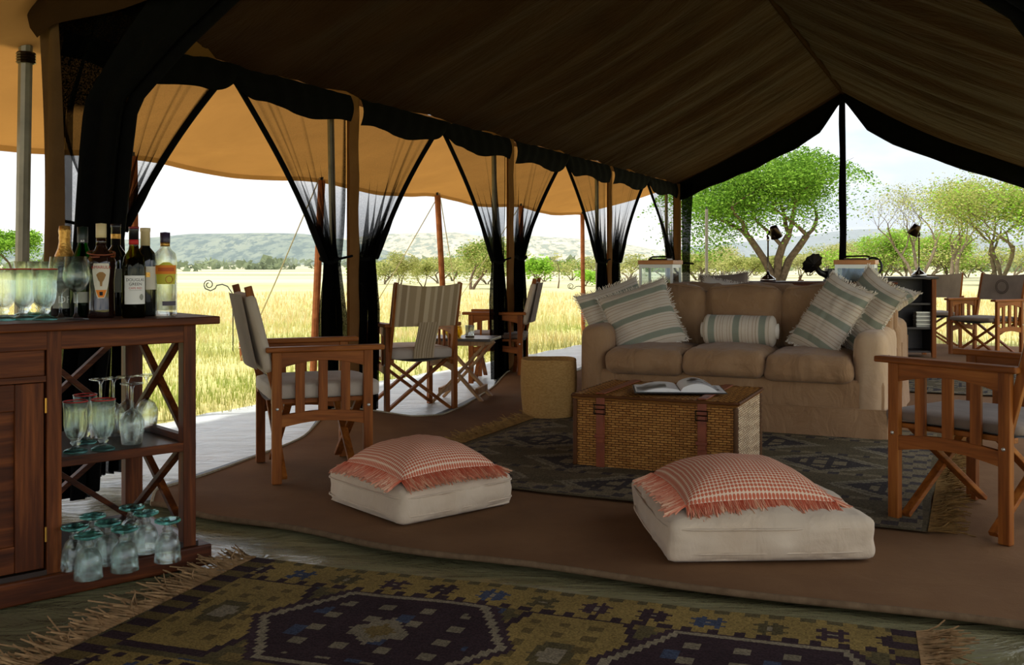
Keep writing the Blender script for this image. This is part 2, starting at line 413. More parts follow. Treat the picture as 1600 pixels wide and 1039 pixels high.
# ------------------------------------------------------------------ grass
def vnoise(x, y, sc_, seed):
    out = np.zeros(len(x))
    for k, (a, b_) in enumerate(((1, 0), (.6, .8), (-.5, .87), (.2, -.98))):
        f = sc_ * (1 + .7 * k)
        out += np.sin((x * a + y * b_) * f + seed * (k + 1)) * np.cos((x * -b_ + y * a) * f * .83 + seed * 2.1 * (k + 1))
    return out / 4
def grass(name, label, n_, dmin, dmax, hmin, hmax, wid, seed):
    r = np.random.default_rng(seed)
    d = dmin * (dmax / dmin) ** r.random(n_)
    k = (r.random(n_) * 1900 - 150 - CX) / F_PX
    x, y = k * d, d
    u = x * B.x + y * B.y + P_WALL; s = x * A.x + y * A.y
    edge = -1.12 + .035 * np.clip(s - 4, 0, 9) + vnoise(s * 3, s * 0, 2, 1) * .05
    ok = (u < edge) | (s > 13.75) | (u > 4.9)
    ok &= ~((u > 4.3) & (s < 13.75))
    x, y, d, u = x[ok], y[ok], d[ok], u[ok]; m = len(x)
    patch = vnoise(x, y, 1.1, 3) + .5 * vnoise(x, y, 3.1, 5)
    ok2 = r.random(m) < np.clip(.75 + patch, .12, 1); x, y, d, patch = x[ok2], y[ok2], d[ok2], patch[ok2]; m = len(x)
    h = (hmin + (hmax - hmin) * r.random(m)) * (.7 + .5 * np.clip(patch + .5, 0, 1))
    a = r.random(m) * 2 * np.pi; lean = r.random(m) * .6 * h; la = r.random(m) * 2 * np.pi
    wd = wid * (.6 + .8 * r.random(m)) * np.maximum(1, d / 9)
    V = np.zeros((m, 3, 3))
    V[:, 0] = np.stack([x - np.cos(a) * wd, y - np.sin(a) * wd, np.full(m, -.045)], 1)
    V[:, 1] = np.stack([x + np.cos(a) * wd, y + np.sin(a) * wd, np.full(m, -.045)], 1)
    V[:, 2] = np.stack([x + np.cos(la) * lean, y + np.sin(la) * lean, h], 1)
    me = fast_mesh(name, V.reshape(-1, 3), np.arange(3 * m).reshape(-1, 3))
    green = np.clip(.5 + .9 * vnoise(x, y, .8, 9) - (d - 14) / 18 + .3 * (r.random(m) - .5), 0, 1)[:, None]
    pal_g = np.array([L3((158, 172, 84)), L3((186, 194, 110)), L3((140, 156, 72))])[r.integers(0, 3, m)]
    pal_y = np.array([L3((222, 202, 148)), L3((210, 186, 128)), L3((232, 218, 176))])[r.integers(0, 3, m)]
    c = pal_g * green + pal_y * (1 - green)
    set_col(me, np.repeat(c, 3, 0))
    o = obj(name, me, M_BLADE); o['kind'] = 'stuff'; o['label'] = label; o['category'] = 'grass'
grass('grass', 'short green and straw coloured grass growing beside the awning', 100000, 5.5, 26, .015, .085, .004, 11)
grass('tall_grass', 'tall dry golden grass standing across the plain', 50000, 11, 34, .05, .17, .005, 12)

# ------------------------------------------------------------------ trees
def tree(name, label, px, d, H, R, kind, seed, leaf_cols, nleaf=5000, leaf=.16, bark=M_BARK, trunks=2, group=None, flat=.35, crown_lo=.45, spread=1.0, depth=3, up=0., droop=.3):
    r = random.Random(seed); rn = np.random.default_rng(seed)
    base = pd(px, d, -.05)
    t = thing(name, label, 'shrub' if kind == 'bush' else 'tree', base, r.random() * 6, group)
    wood = MB(); tips = []
    def branch(p, dirv, L, rad, lvl):
        pts = [p]; rs = [rad]; q = p.copy(); dv = dirv.copy()
        k = 4
        for i in range(k):
            dv = (dv + Vector((r.uniform(-.25, .25), r.uniform(-.25, .25), r.uniform(-.1, .16)))).normalized()
            q = q + dv * (L / k); pts.append(q.copy()); rs.append(rad * (1 - .45 * (i + 1) / k))
        wood.tube(pts, rs, 6 if lvl < 2 else 4, cap=False)
        if lvl >= depth:
            tips.append(q); return
        nb = r.choice((2, 3, 3)) if lvl < 2 else r.choice((3, 4))
        for i in range(nb):
            an = r.random() * 6.283; up_ = (r.uniform(.05, .65) if lvl > 0 else r.uniform(.35, .9)) + up
            nd = Vector((math.cos(an), math.sin(an), up_)).normalized() * .75 + dv * .55
            branch(pts[-1] if i < 2 else pts[-2], nd.normalized(), L * r.uniform(.55, .8), rs[-1] * .72, lvl + 1)
        if lvl == 2: tips.append(q)
    for i in range(trunks):
        an = r.random() * 6.283
        sp = .28 * spread
        branch(Vector((math.cos(an) * .03 * H, math.sin(an) * .03 * H, 0)), Vector((math.cos(an) * sp, math.sin(an) * sp, 1)).normalized(), H * .36, H * (.026 if not up else .017), 0)
    P = np.array([tuple(q) for q in tips])
    zmax, rmax = P[:, 2].max(), np.percentile(np.hypot(P[:, 0], P[:, 1]), 92)
    sx, sz = R * .86 / max(rmax, .01), H * .9 / max(zmax, .01)
    wv = np.array(wood.v); wv[:, :2] *= np.clip(wv[:, 2:3] / (H * .3), .35, 1) * sx + (1 - np.clip(wv[:, 2:3] / (H * .3), .35, 1)) * 1; wv[:, 2] *= sz
    wood.v = [tuple(q) for q in wv]
    P[:, :2] *= sx; P[:, 2] *= sz
    wo = obj('trunk', wood, bark, t, smooth=True)
    if nleaf:
        # keep within the crown, flatten into layers
        idx = rn.integers(0, len(P), nleaf)
        c = P[idx] + rn.normal(0, 1, (nleaf, 3)) * np.array([R * .13, R * .13, R * .13 * flat])
        rad_ = np.hypot(c[:, 0], c[:, 1]) / R; dr_ = rn.random(nleaf) < droop; c[dr_, 2] -= (rn.random(dr_.sum()) ** 1.5) * .42 * H * np.clip(rad_[dr_] * 1.3, 0, 1)
        keep = (c[:, 2] > H * crown_lo * .8)
        c = c[keep]; m = len(c)
        c[:, 2] = np.minimum(c[:, 2], H * (1 - .25 * (np.hypot(c[:, 0], c[:, 1]) / R) ** 2) + rn.random(m) * .03 * H)
        a = rn.normal(0, 1, (m, 3)); a /= np.linalg.norm(a, axis=1)[:, None]; a[:, 2] *= .5
        b_ = np.cross(a, rn.normal(0, 1, (m, 3))); b_ /= np.linalg.norm(b_, axis=1)[:, None] + 1e-6
        sz_ = leaf * (.5 + rn.random(m))[:, None]
        V = np.stack([c - a * sz_, c + b_ * sz_ * .5, c + a * sz_, c - b_ * sz_ * .5], 1)
        me = fast_mesh('foliage', V.reshape(-1, 3), np.arange(4 * m).reshape(-1, 4))
        cols = np.array([L3(q) for q in leaf_cols])[rn.integers(0, len(leaf_cols), m)] * (.85 + .3 * rn.random(m))[:, None]
        set_col(me, np.repeat(cols, 4, 0)); obj('foliage', me, M_LEAF, t)
    return t
GREEN = [(96, 134, 44), (116, 156, 54), (80, 116, 38), (136, 172, 68)]
OLIVE = [(150, 158, 84), (168, 172, 98), (128, 138, 70), (182, 180, 112)]
PALE = [(172, 172, 110), (186, 182, 124), (158, 160, 98)]
BRIGHT = [(148, 190, 66), (166, 204, 84), (128, 172, 54)]
tree('acacia_tree', 'big green umbrella acacia with forked trunk framed by the far gable', 1212, 52, 7.2, 4.9, 'tree', 21, GREEN, 52000, .075, trunks=3, flat=.5, crown_lo=.2, spread=1.2, droop=.4)
tree('bare_tree', 'nearly leafless thorn tree between gable pole and right-hand lamp', 1432, 56, 6.3, 3.2, 'tree', 22, PALE + OLIVE, 2600, .06, M_BARK_PALE, trunks=3, crown_lo=.3, depth=4, up=.5, spread=.6)
tree('thorn_tree', 'tall thin-leaved thorn tree behind the right-hand lamp', 1490, 60, 6.8, 3.2, 'tree', 29, OLIVE, 7000, .06, M_BARK_PALE, trunks=3, crown_lo=.3, depth=4, up=.5, spread=.6)
tree('thorn_tree', 'wide olive-green thorn tree at the right end of the gable opening', 1556, 48, 6.1, 4.2, 'tree', 23, OLIVE + BRIGHT[:1], 16000, .06, M_BARK_PALE, trunks=3, crown_lo=.2, depth=4, up=.35, flat=.7, spread=.6)
tree('thorn_tree', 'leafy green thorn tree cut by the right picture edge', 1640, 46, 5.6, 3.4, 'tree', 24, BRIGHT + OLIVE, 14000, .07, trunks=2, crown_lo=.15, depth=4, flat=.7)
for i, (px, d, H, R) in enumerate(((1380, 74, 3.7, 2.2), (1418, 80, 3.9, 2.2), (1482, 70, 3.3, 2.0))):
    tree('young_acacia', ['bright green young acacia just right of the gable pole', 'bright green young acacia behind the right-hand lamp post', 'bright green young acacia over the canvas chair back'][i], px, d, H, R, 'tree', 40 + i, BRIGHT + OLIVE[:2], 8000, .08, trunks=3, crown_lo=.12, flat=1, up=.3, group='young acacias beyond the gable')
tree('acacia_tree', 'yellow-green flat-topped acacia standing behind the leaning awning post', 736, 40, 2.35, 1.95, 'tree', 25, OLIVE + GREEN[:1], 15000, .045, trunks=2, flat=.45, crown_lo=.2)
tree('thorn_tree', 'small round thorn tree behind the striped canvas chair, left of two', 622, 39, 1.55, .85, 'tree', 26, PALE + OLIVE[:1], 4500, .035, trunks=2, flat=.8, crown_lo=.2)
tree('thorn_tree', 'small dark-stemmed thorn tree between round thorn tree and acacia', 662, 40, 1.25, .7, 'tree', 27, OLIVE, 3500, .035, trunks=2, flat=.8, crown_lo=.2)
tree('dead_tree', 'slender leafless tree on the plain between the second and third curtains', 872, 42, 1.7, .55, 'tree', 28, PALE, 120, .05, trunks=1)
tree('thorn_bush', 'bare pale thorn bush left of the glass lantern', 962, 40, 1.15, .8, 'bush', 31, PALE, 350, .05, M_BARK_PALE, trunks=4, spread=2)
tree('green_bush', 'low green bush on the plain behind the basket', 915, 46, .75, .75, 'bush', 32, BRIGHT, 1300, .07, trunks=3, flat=.9, crown_lo=.05, spread=2)
tree('green_bush', 'fresh green bush beside the second tent post', 836, 44, 1.5, .75, 'bush', 33, BRIGHT, 1800, .07, trunks=3, flat=.9, crown_lo=.05, spread=2)
tree('acacia_tree', 'green acacia at the left picture edge behind the glasses', 22, 44, 2.7, 1.6, 'tree', 34, GREEN + BRIGHT, 14000, .055, trunks=2, flat=.5, crown_lo=.15)
belt = [(580, 56, 1.1, 'olive bush low behind the right curtain of the first post'), (600, 50, 1.2, 'pale bush just left of the round thorn tree'), (686, 52, 1.4, 'green bush at the foot of the leaning awning post'), (706, 60, 1.7, 'olive bush between leaning awning post and acacia'), (762, 50, 1.2, 'green bush under the right side of the yellow-green acacia'),
        (850, 58, 1.2, 'pale scrub bush left of the slender leafless tree'), (892, 62, 1.3, 'olive scrub bush right of the slender leafless tree'), (935, 60, 1.5, 'pale scrub bush behind the third tied curtain'), (985, 58, 1.6, 'olive scrub bush just left of the lantern lid'), (1040, 60, 1.5, 'olive scrub bush behind the left lantern')]
for i, (px, d, H, lb) in enumerate(belt):
    tree('scrub_bush', lb, px, d, H, H * 1.2, 'bush', 300 + i, (OLIVE + PALE) if i % 3 else (GREEN + OLIVE), 2200, .06, M_BARK_PALE, trunks=3, spread=2, flat=.9, crown_lo=.03, group='scrub belt on the plain')
shr = [(1090, 62, 1.9, 'pale green bush beside the gable corner post'), (1128, 80, 2.6, 'grey-green bush left of the big acacia trunk'), (1165, 66, 1.5, 'low brownish bush under the big acacia'),
       (1250, 74, 1.8, 'brown twiggy bush right of the acacia trunk'), (1285, 84, 2.7, 'leafless grey bush behind the iron machine'), (1312, 90, 3.0, 'pale twiggy bush just left of the gable pole'),
       (1345, 92, 3.3, 'grey leafless bush just right of the gable pole'), (1368, 90, 2.6, 'tan twiggy bush behind the lantern on the right')]
for i, (px, d, H, lb) in enumerate(shr):
    tree('scrub_bush', lb, px, d, H, H * .85, 'bush', 60 + i, PALE if i % 2 else OLIVE, 3000, .07, M_BARK_PALE, trunks=4, spread=2, flat=.9, crown_lo=.08, group='scrub bushes beyond the gable')
tk_r = random.Random(77)
thk = [(1086, 'low olive scrub right beside the far corner post of the tent'), (1112, 'low scrub just right of the pale outside pole'), (1146, 'low scrub in front of the acacia, left of its trunk'), (1180, 'low scrub at the left foot of the acacia trunk'), (1226, 'low scrub between the acacia trunk stems and block ornament'),
       (1264, 'low scrub over the dish of the iron machine'), (1296, 'low scrub over the body of the iron machine'), (1334, 'low scrub straight behind the gable pole foot'), (1390, 'low scrub left of the right-hand lamp pole'), (1414, 'low scrub touching the right-hand lamp pole from the left'),
       (1452, 'low scrub touching the right-hand lamp pole from the right'), (1476, 'low scrub over the back of the dark canvas chair'), (1512, 'low scrub between the two far canvas chairs'), (1546, 'low scrub over the emblem chair back, left side'), (1584, 'low scrub at the right picture edge over the emblem chair')]
for i, (px, lb) in enumerate(thk):
    d = tk_r.uniform(66, 105); H = tk_r.uniform(1.1, 2.0) * (1 + .4 * (px > 1400))
    tree('scrub_bush', lb, px, d, H, H * 1.25, 'bush', 200 + i, (OLIVE + PALE) if i % 3 else (BRIGHT + OLIVE), 2200, .09, M_BARK_PALE, trunks=3, spread=2, flat=.9, crown_lo=.03, group='thicket of low scrub')
# far scattered scrub: nobody could count it
rn = np.random.default_rng(5); V = []; C = []
for band, (d0, d1, cnt) in enumerate(((110, 140, 110), (170, 230, 190), (300, 620, 330))):
    for i in range(cnt):
        d = rn.uniform(d0, d1); x = rn.uniform(-.62, .62) * d
        if vnoise(np.array([x]), np.array([d]), .05, band)[0] < -.02: continue
        R = rn.uniform(.5, 1.6) * (1 + d / 300); nb = 14
        ang = rn.random(nb) * 6.283; rr = np.sqrt(rn.random(nb)) * R
        c = np.stack([x + np.cos(ang) * rr, d + np.sin(ang) * rr, rn.random(nb) * R * .7], 1)
        a = rn.normal(0, 1, (nb, 3)); b_ = rn.normal(0, 1, (nb, 3))
        V.append(np.stack([c - a * R * .25, c + b_ * R * .25, c + a * R * .25, c - b_ * R * .25], 1)); C.append(np.tile(L3((120, 130, 98)) * rn.uniform(.8, 1.3), (nb * 4, 1)))
V = np.concatenate(V).reshape(-1, 3); me = fast_mesh('distant_scrub', V, np.arange(len(V)).reshape(-1, 4)); set_col(me, np.concatenate(C))
o = obj('distant_scrub', me, M_LEAF); o['kind'] = 'stuff'; o['label'] = 'scattered dark scrub dotting the far plain'; o['category'] = 'scrub'

# ------------------------------------------------------------------ floor layers
def interp(pts):
    xs = [p[0] for p in pts]; ys = [p[1] for p in pts]
    return lambda s: float(np.interp(s, xs, ys))
uL = interp([(3.05, .62), (3.3, .40), (4.0, .29), (4.66, .17), (5.1, .02), (5.25, -.02), (5.42, .06), (5.52, .36), (5.8, .46), (6.2, .40), (6.6, .30), (7.5, .06), (7.8, 0), (8.0, .02), (8.2, .28), (8.7, .3), (10.2, .05), (10.5, 0), (10.8, .2), (13.1, 0), (13.4, 0)])
def hump(u, s):
    h = 0
    for sp, hh in ((5.2, .085), (7.82, .07), (10.45, .05)):
        h += hh * math.exp(-((s - sp) / .38) ** 2 - ((u - .0) / .42) ** 2)
    h += .03 * math.exp(-((s - 3.15) / .2) ** 2 - ((u - .6) / .3) ** 2)
    return h
carpet = MB()
def cf(a, b_):
    s = 3.03 + .03 * math.sin(a * 9) + .02 * math.sin(a * 23 + 1) + (13.5 - 3.05) * b_
    u0 = uL(max(3.05, 3.05 + 10.45 * b_)); u = u0 + (4.45 - u0) * a ** 1.4
    z = .004 * mnoise.noise(Vector((u * 2.2, s * 2.2, 0))) + hump(u, s)
    z *= 1 if not (2.2 > u > .9 and 3.3 < s < 7) else .35
    return T(u, s, z)
carpet.grid(70, 150, cf, uv=False)
floor = struct('floor', carpet, M_CARPET, 'brown woven coir carpet covering the tent floor', smooth=True)
bind = MB()
bind.tube([Vector(cf(i / 120, 0)) + Vector((0, 0, .004)) for i in range(121)], .012, 6)
obj('carpet_binding', bind, noisy('carpet_binding', (96, 76, 56), (120, 98, 74), 30, .9), floor, smooth=True)['label'] = 'rolled brown binding along the near carpet edge'
bind2 = MB(); bind2.tube([Vector(cf(0, i / 160)) + Vector((0, 0, .003)) for i in range(161)], .006, 6)
obj('carpet_binding', bind2, M_ROPE, floor, smooth=True)['label'] = 'thin pale binding along the wall edge'
sk = MB()
def skf(a, b_):
    s = 3.1 + 10.2 * b_; p = cf(0, (s - 3.05) / 10.45); wv = .02 + .07 * abs(math.sin(s * 1.25 + .3))
    return Vector(p) - B * (wv * a) + Vector((0, 0, -.012 * a + .001))
sk.grid(3, 140, skf, uv=False); obj('wall_skirt', sk, plain('black_vinyl', (14, 14, 14), .5), floor)['label'] = 'black vinyl strip along the wall edge'

tarp = MB()
def tf(a, b_):
    u = -1.2 + 6.6 * a; s = -2.5 + 6.1 * b_
    fold = .012 * math.sin(s * 16 + 1.2 * math.sin(u * 1.3)) * math.exp(-((s - 2.95) / .4) ** 2) + .006 * mnoise.noise(Vector((u * 3, s * 5, 2)))
    return T(u, s, -.018 + max(-.008, fold * .8))
tarp.grid(120, 140, tf, uv=False)
struct('floor', tarp, M_TARP, 'shiny olive groundsheet of the front tent', smooth=True)
matm = MB()
def mf(a, b_):
    s = 1.5 + 12.4 * b_; u0 = -1.16 + .036 * max(0, min(9, s - 4)) + .02 * math.sin(s * 3); u = u0 + (.75 - u0) * a
    z = -.028 + .006 * mnoise.noise(Vector((u * 2.5, s * 5, 7))) + .004 * math.sin(s * 9 + u * 2)
    if s < 3.5: z -= .006
    return T(u, s, z)
matm.grid(30, 170, mf, uv=False)
struct('groundsheet', matm, M_MAT, 'pale grey plastic groundsheet under the awning', smooth=True)

# ------------------------------------------------------------------ tent roof, awning, walls
def roofz(u): return RIDGE - (RIDGE - EAVE) * abs(u - TW / 2) / (TW / 2)
ceil = bpy.data.objects.new('ceiling', None); COL.objects.link(ceil); ceil['kind'] = 'structure'; ceil['label'] = 'brown pitched canvas tent roof with sagging folds'
def slope(side):
    mb = MB()
    def fn(a, b_):
        s = 2.9 + 10.5 * a; q = b_
        u = (TW / 2) * (1 - q) if side < 0 else TW / 2 + (TW / 2) * q
        z = EAVE + (RIDGE - EAVE) * (1 - q)
        sag = -.05 * math.sin(math.pi * q)
        ph = s * 5.2 + 1.6 * mnoise.noise(Vector((s * .8, q * 1.2, side)))
        fold = .05 * (math.sin(ph) * .6 + math.sin(ph * 2.3 + 1) * .4) * (.35 + .65 * math.sin(math.pi * min(1, q * 1.05)))
        fold += .008 * mnoise.noise(Vector((s * 9, q * 2, 3)))
        return T(u, s, z + sag + fold)
    mb.grid(260, 30, fn); return mb
def roof_mat():
    n = NT('brown_roof_canvas'); v = n.coords('UV', (1, .055, 1)); f = n.noise(v, 34, 5, .65, .6); f2 = n.noise(n.coords('UV', (1, .03, 1)), 9, 3, .5, .4)
    h = n.math('ADD', n.math('MULTIPLY', f, .4), n.math('MULTIPLY', f2, 1.0))
    col = n.ramp(n.noise(n.coords('Object'), 2.5, 5), [(.25, lin((44, 27, 14))), (.75, lin((57, 37, 20)))])
    n.bsdf(col, .9, h, 1.0, .16); return n.m
M_ROOFUV = roof_mat()
obj('roof_slope', slope(-1), M_ROOFUV, ceil, smooth=True)['label'] = 'left brown canvas roof slope'
obj('roof_slope', slope(1), M_ROOFUV, ceil, smooth=True)['label'] = 'right brown canvas roof slope'
rid = MB().tube([T(TW / 2, 2.9 + 10.5 * i / 20, RIDGE - .01) for i in range(21)], .025, 8)
obj('ridge_seam', rid, M_ROOF, ceil, smooth=True)
for k, u in enumerate((0, TW)):
    hem = MB(); hem.grid(80, 2, lambda a, b_: T(u + .012 * math.sin(a * 90), 3.0 + 10.3 * a, EAVE + .02 - .07 * b_), uv=False)
    obj('eave_hem', hem, M_STRIP, ceil)
# front tent over the camera
fr = MB(); fr.grid(20, 20, lambda a, b_: T(-.35 + 5.6 * a, -4.2 + 7.2 * b_, 2.62 + .5 * math.sin(math.pi * a)), uv=False)
struct('ceiling', fr, M_FRONTROOF, 'dark canvas roof of the front tent', smooth=True)
wl = MB().grid(8, 8, lambda a, b_: T(-.35, -4.2 + 3.6 * a, 2.7 * b_), uv=False); struct('wall_left', wl, M_FRONTROOF, 'unseen dark canvas left wall of the front tent, kept to limit light')  # out of view, kept to hold light from the left off the foreground

aw = thing('awning', 'ochre canvas awning sloping out from the tent eave on posts', 'awning', (0, 0, 0))
AW_OUT = -1.33; AW_S = [2.82, 4.86, 6.9, 8.97, 11.0, 13.1]
am = MB()
def awf(a, b_):
    s = -.3 + 13.5 * a; u0 = float(np.interp(s, [3.4, 4.2], [.3, -.02])); u = u0 + (AW_OUT - .04 - u0) * b_
    near = min(abs(s - q) for q in AW_S); z = 2.06 + .64 * max(0, u + .02) + (1.72 - 2.06) * b_ - .05 * b_ * (1 - math.exp(-(near / .6) ** 2)) - .03 * math.sin(math.pi * b_)
    z += .006 * mnoise.noise(Vector((s * 3, b_ * 3, 4)))
    return T(u, s, z)
am.grid(140, 16, awf, uv=False); obj('awning_canvas', am, M_AWN, aw, smooth=True)
ah = MB().grid(140, 1, lambda a, b_: Vector(awf(a, 1)) + Vector((0, 0, -.035 * b_)), uv=False); obj('awning_hem', ah, M_AWN, aw, smooth=True)

def pole(name, label, p, q, r, mat, cat='pole', group=None, extra=None):
    t = thing(name, label, cat, p, 0, group); v = Vector(q) - Vector(p)
    obj('shaft', MB().tube([(0, 0, 0), v * .5, v], r, 10), mat, t, smooth=False)
    obj('pole_tip', MB().tube([v, v + v.normalized() * .035], r * .45, 8), M_IRON, t)
    if extra: extra(t, v)
    return t
apl = ['brown wooden awning post behind the bar bottles', 'brown wooden awning post behind the first tied curtain', 'leaning brown wooden awning post between first and second tent posts', 'brown wooden awning post right of the second tent post', 'brown wooden awning post behind the third tent post']
for i, s in enumerate(AW_S[1:]):
    lean = (.02, -.1, .16, .0, .03)[i]
    pole('awning_post', apl[i], T(AW_OUT, s, -.04) + A * lean, T(AW_OUT, s, 1.70) - A * lean * .3, .03, M_POLEB, group='wooden awning posts')
gl = ['guy rope slanting to the grass behind the pale canvas chair', 'guy rope slanting down behind the striped chair, left one', 'guy rope slanting down beside the folding table', 'guy rope slanting behind the second tied curtain']
for i, s in enumerate(AW_S[1:5]):
    p0 = T(AW_OUT, s, 1.72); s2 = s + (-.0, .0, .1, .4)[i]
    p1 = T(AW_OUT - 1.75, s2 + .3, -.03)
    if i == 0: p0 = T(AW_OUT, AW_S[2], 1.72); p1 = gp(378, 558)
    if i == 1: p0 = T(AW_OUT, AW_S[3], 1.72); p1 = gp(560, 520, -.03)
    if i == 2: p0 = T(AW_OUT, AW_S[4], 1.72); p1 = gp(700, 492, -.03)
    if i == 3: p0 = T(AW_OUT, AW_S[3], 1.72); p1 = gp(720, 500, -.03)
    tag(obj('guy_rope', MB().tube([p0, p0.lerp(p1, .5) - Vector((0, 0, .02)), p1], .006, 5), M_ROPE, smooth=True), gl[i], 'rope', 'guy ropes of the awning')
    pg_ = thing('tent_peg', gl[i].replace('guy rope', 'wooden peg of the guy rope'), 'peg', p1, 0, 'tent pegs')
    obj('stake', MB().bar((0, 0, -.04), (-.03, .05, .16), .03, .03), M_POLEB, pg_, bevel=.004); obj('loop', MB().tube([(.02, .03, .1), (-.04, .03, .1), (-.04, .0, .1), (.02, 0, .1), (.02, .03, .1)], .005, 5), M_ROPE, pg_)

# tent posts: metal poles plus canvas covers
pl_lab = ['grey metal pole at the near left tent corner, rope lashed at top', 'grey metal pole behind the first canvas post cover', 'grey metal pole behind the second canvas post cover', 'grey metal pole behind the third canvas post cover', 'grey metal pole at the far left tent corner']
for i, s in enumerate(S_POST):
    lean = -.075 if i == 0 else 0
    def lash(t, v, i=i):
        if i: return
        for k in range(4): obj('rope_lashing', MB().tube([(v.x + .035 * math.cos(a) , v.y + .035 * math.sin(a), v.z - .14 - .012 * k) for a in np.linspace(0, 6.3, 12)], .007, 5), M_BRONZE, t)
    pole('tent_pole', pl_lab[i], T(-.14 + lean, s - (.0 if i else -.03), -.03), T(-.13, s - (.08 if i else 0), 2.06), .03 if i == 0 else .022, M_POLE, group='metal tent poles', extra=lash)
    tr = MB()
    if 0 < i < 4:
        tr.grid(6, 20, lambda a, b_: T(.0 + .018 * math.sin(a * math.pi) + .004 * math.sin(b_ * 30), s - .055 + .11 * a, EAVE - .0 - (EAVE - .02) * b_), uv=False)
        tr.grid(2, 20, lambda a, b_: T(-.02, s - .055 + .11 * a, EAVE - .0 - (EAVE - .02) * b_), uv=False)
        struct('trim_%d' % i, tr, M_STRIP, ['', 'ochre canvas cover of the first tent post', 'ochre canvas cover of the second tent post', 'ochre canvas cover of the third tent post'][i], smooth=True)
    elif i == 4:
        tr.bx(-.04, .04, -.06, .06, 0, EAVE); struct('trim_4', tr, M_STRIP, 'brown canvas cover of the far corner post', loc=T(.0, s, 0), rotz=ROT_B)

def dens_mesh(name, mb, dens, mat, parent=None, **k):
    o = obj(name, mb, mat, parent, smooth=True, **k)
    a = o.data.attributes.new('dens', 'FLOAT', 'POINT'); a.data.foreach_set('value', np.array(dens, dtype=np.float32)); return o
def curtain(label, s_post, s_mid, tie_s, tie_z, seed, u_off=.0, colw=.1):
    """net curtain half: hung along the eave from post to bay middle, tied back at the post"""
    sg = 1 if s_mid > s_post else -1; W = abs(s_mid - s_post) - .06; r = random.Random(seed)
    root = thing('net_curtain', label, 'curtain', (0, 0, 0), 0, 'black net curtains along the open side')
    ztop = EAVE - .03; tie = (tie_s - s_post) * sg
    ph = [r.uniform(0, 6.28) for _ in range(4)]
    folds = sorted(r.uniform(.08, .92) for _ in range(5))
    def fn(a, b_):   # a: post -> free edge, b: top -> floor
        zt = ztop - (ztop - .02) * b_
        w0 = .06 + (W) * a
        if zt > tie_z:
            q = (ztop - zt) / (ztop - tie_z)
            e = q ** (1.02 + .25 * (1 - a)) if a > .05 else q
            e = q + .10 * math.sin(math.pi * q) * (1 if a > .3 else a / .3) * (.6)
            pos = w0 * (1 - e) + (tie + (a - .5) * colw * .55) * e
            if a < .15: pos = pos * a / .15 + (.06 + (tie - colw * .3 - .06) * q ** 3) * (1 - a / .15)
            amp = .004 + .03 * q ** 2
        else:
            q2 = (tie_z - zt) / tie_z
            wd = colw * (.55 + .75 * min(1, q2 * 3))
            pos = tie * (1 - .15 * q2) + (a - .5) * wd; amp = .03
        off = amp * math.sin(a * 30 + ph[0] + zt * .8) + .5 * amp * math.sin(a * 53 + ph[1])
        return T(u_off - .03 + off, s_post + sg * pos, zt)
    NU, NV = 60, 64
    mb = MB().grid(NU, NV, fn, uv=False); dens = []
    for j in range(NV + 1):
        for i in range(NU + 1):
            a, b_ = i / NU, j / NV; zt = ztop - (ztop - .02) * b_
            q = min(1, max(0, (ztop - zt) / (ztop - tie_z)))
            dd = .38 + .55 * q ** 3
            for fo in folds: dd += .5 * max(0, 1 - abs(a - fo) / .018) * (.35 + .65 * q)
            if a < .05: dd = max(dd, .93)
            if a > .95: dd = .95
            if zt <= tie_z: dd = .93 + .05 * math.sin(a * 20)
            dens.append(min(.985, dd))
    dens_mesh('net_panel', mb, dens, M_NET, root)
    # hem roll along free edge
    hem = [Vector(fn(1, b_)) + B * .004 for b_ in np.linspace(.02, (ztop - tie_z) / (ztop - .02), 16)]
    obj('edge_hem', MB().tube(hem, [.018] * 12 + [.022] * 4, 6), M_BLACK, root, smooth=True)
    # gathered black header
    hd = MB()
    def hf(a, b_):
        dz = .185 + .02 * math.sin(a * 9 + ph[2]) - (.10 * max(0, (a - .8) / .2) ** 2)
        return T(.012 + .004 * math.sin(a * 40 + b_ * 3) + .02 * math.sin(math.pi * b_), s_post + sg * (.055 + (W + .02) * a), EAVE + .0 - dz * b_)
    hd.grid(40, 6, hf, uv=False); obj('header', hd, M_BLACK, root, smooth=True)
    c = Vector(fn(.5, (ztop - tie_z) / (ztop - .02))); pts = []
    for k in range(17):
        an = 2 * math.pi * k / 16
        pts.append(c + A * (math.cos(an) * colw * .38) + B * (math.sin(an) * .045) + Vector((0, 0, .012 * math.sin(an * 2))))
    tb = MB().tube(pts, .014, 6); tb.tube([c - A * sg * .03, T(0.02, s_post + sg * .05, tie_z + .03)], .008, 6); obj('tie_band', tb, M_BLACK, root, smooth=True)
MIDS = [4.26, 6.63, 9.15, 11.85]
cl_ = [('black net curtain tied back behind the bar bottles', 0, 0, 3.47, 1.16), ('black net curtain tied to the left side of the first tent post', 1, 0, 5.21, 1.02),
       ('black net curtain tied to the right side of the first tent post', 1, 1, 5.64, 1.04), ('black net curtain tied to the left side of the second tent post', 2, 1, 7.66, 1.02),
       ('black net curtain tied to the right side of the second tent post', 2, 2, 8.06, 1.05), ('black net curtain tied to the left side of the third tent post', 3, 2, 10.25, 1.02),
       ('black net curtain tied to the right side of the third tent post', 3, 3, 10.7, 1.02), ('black net curtain tied to the far corner post', 4, 3, 13.02, 1.02)]
for i, (lb, p, m_, ts, tz) in enumerate(cl_):
    curtain(lb, S_POST[p], MIDS[m_], ts, tz, 90 + i, colw=.17 if i else .14)

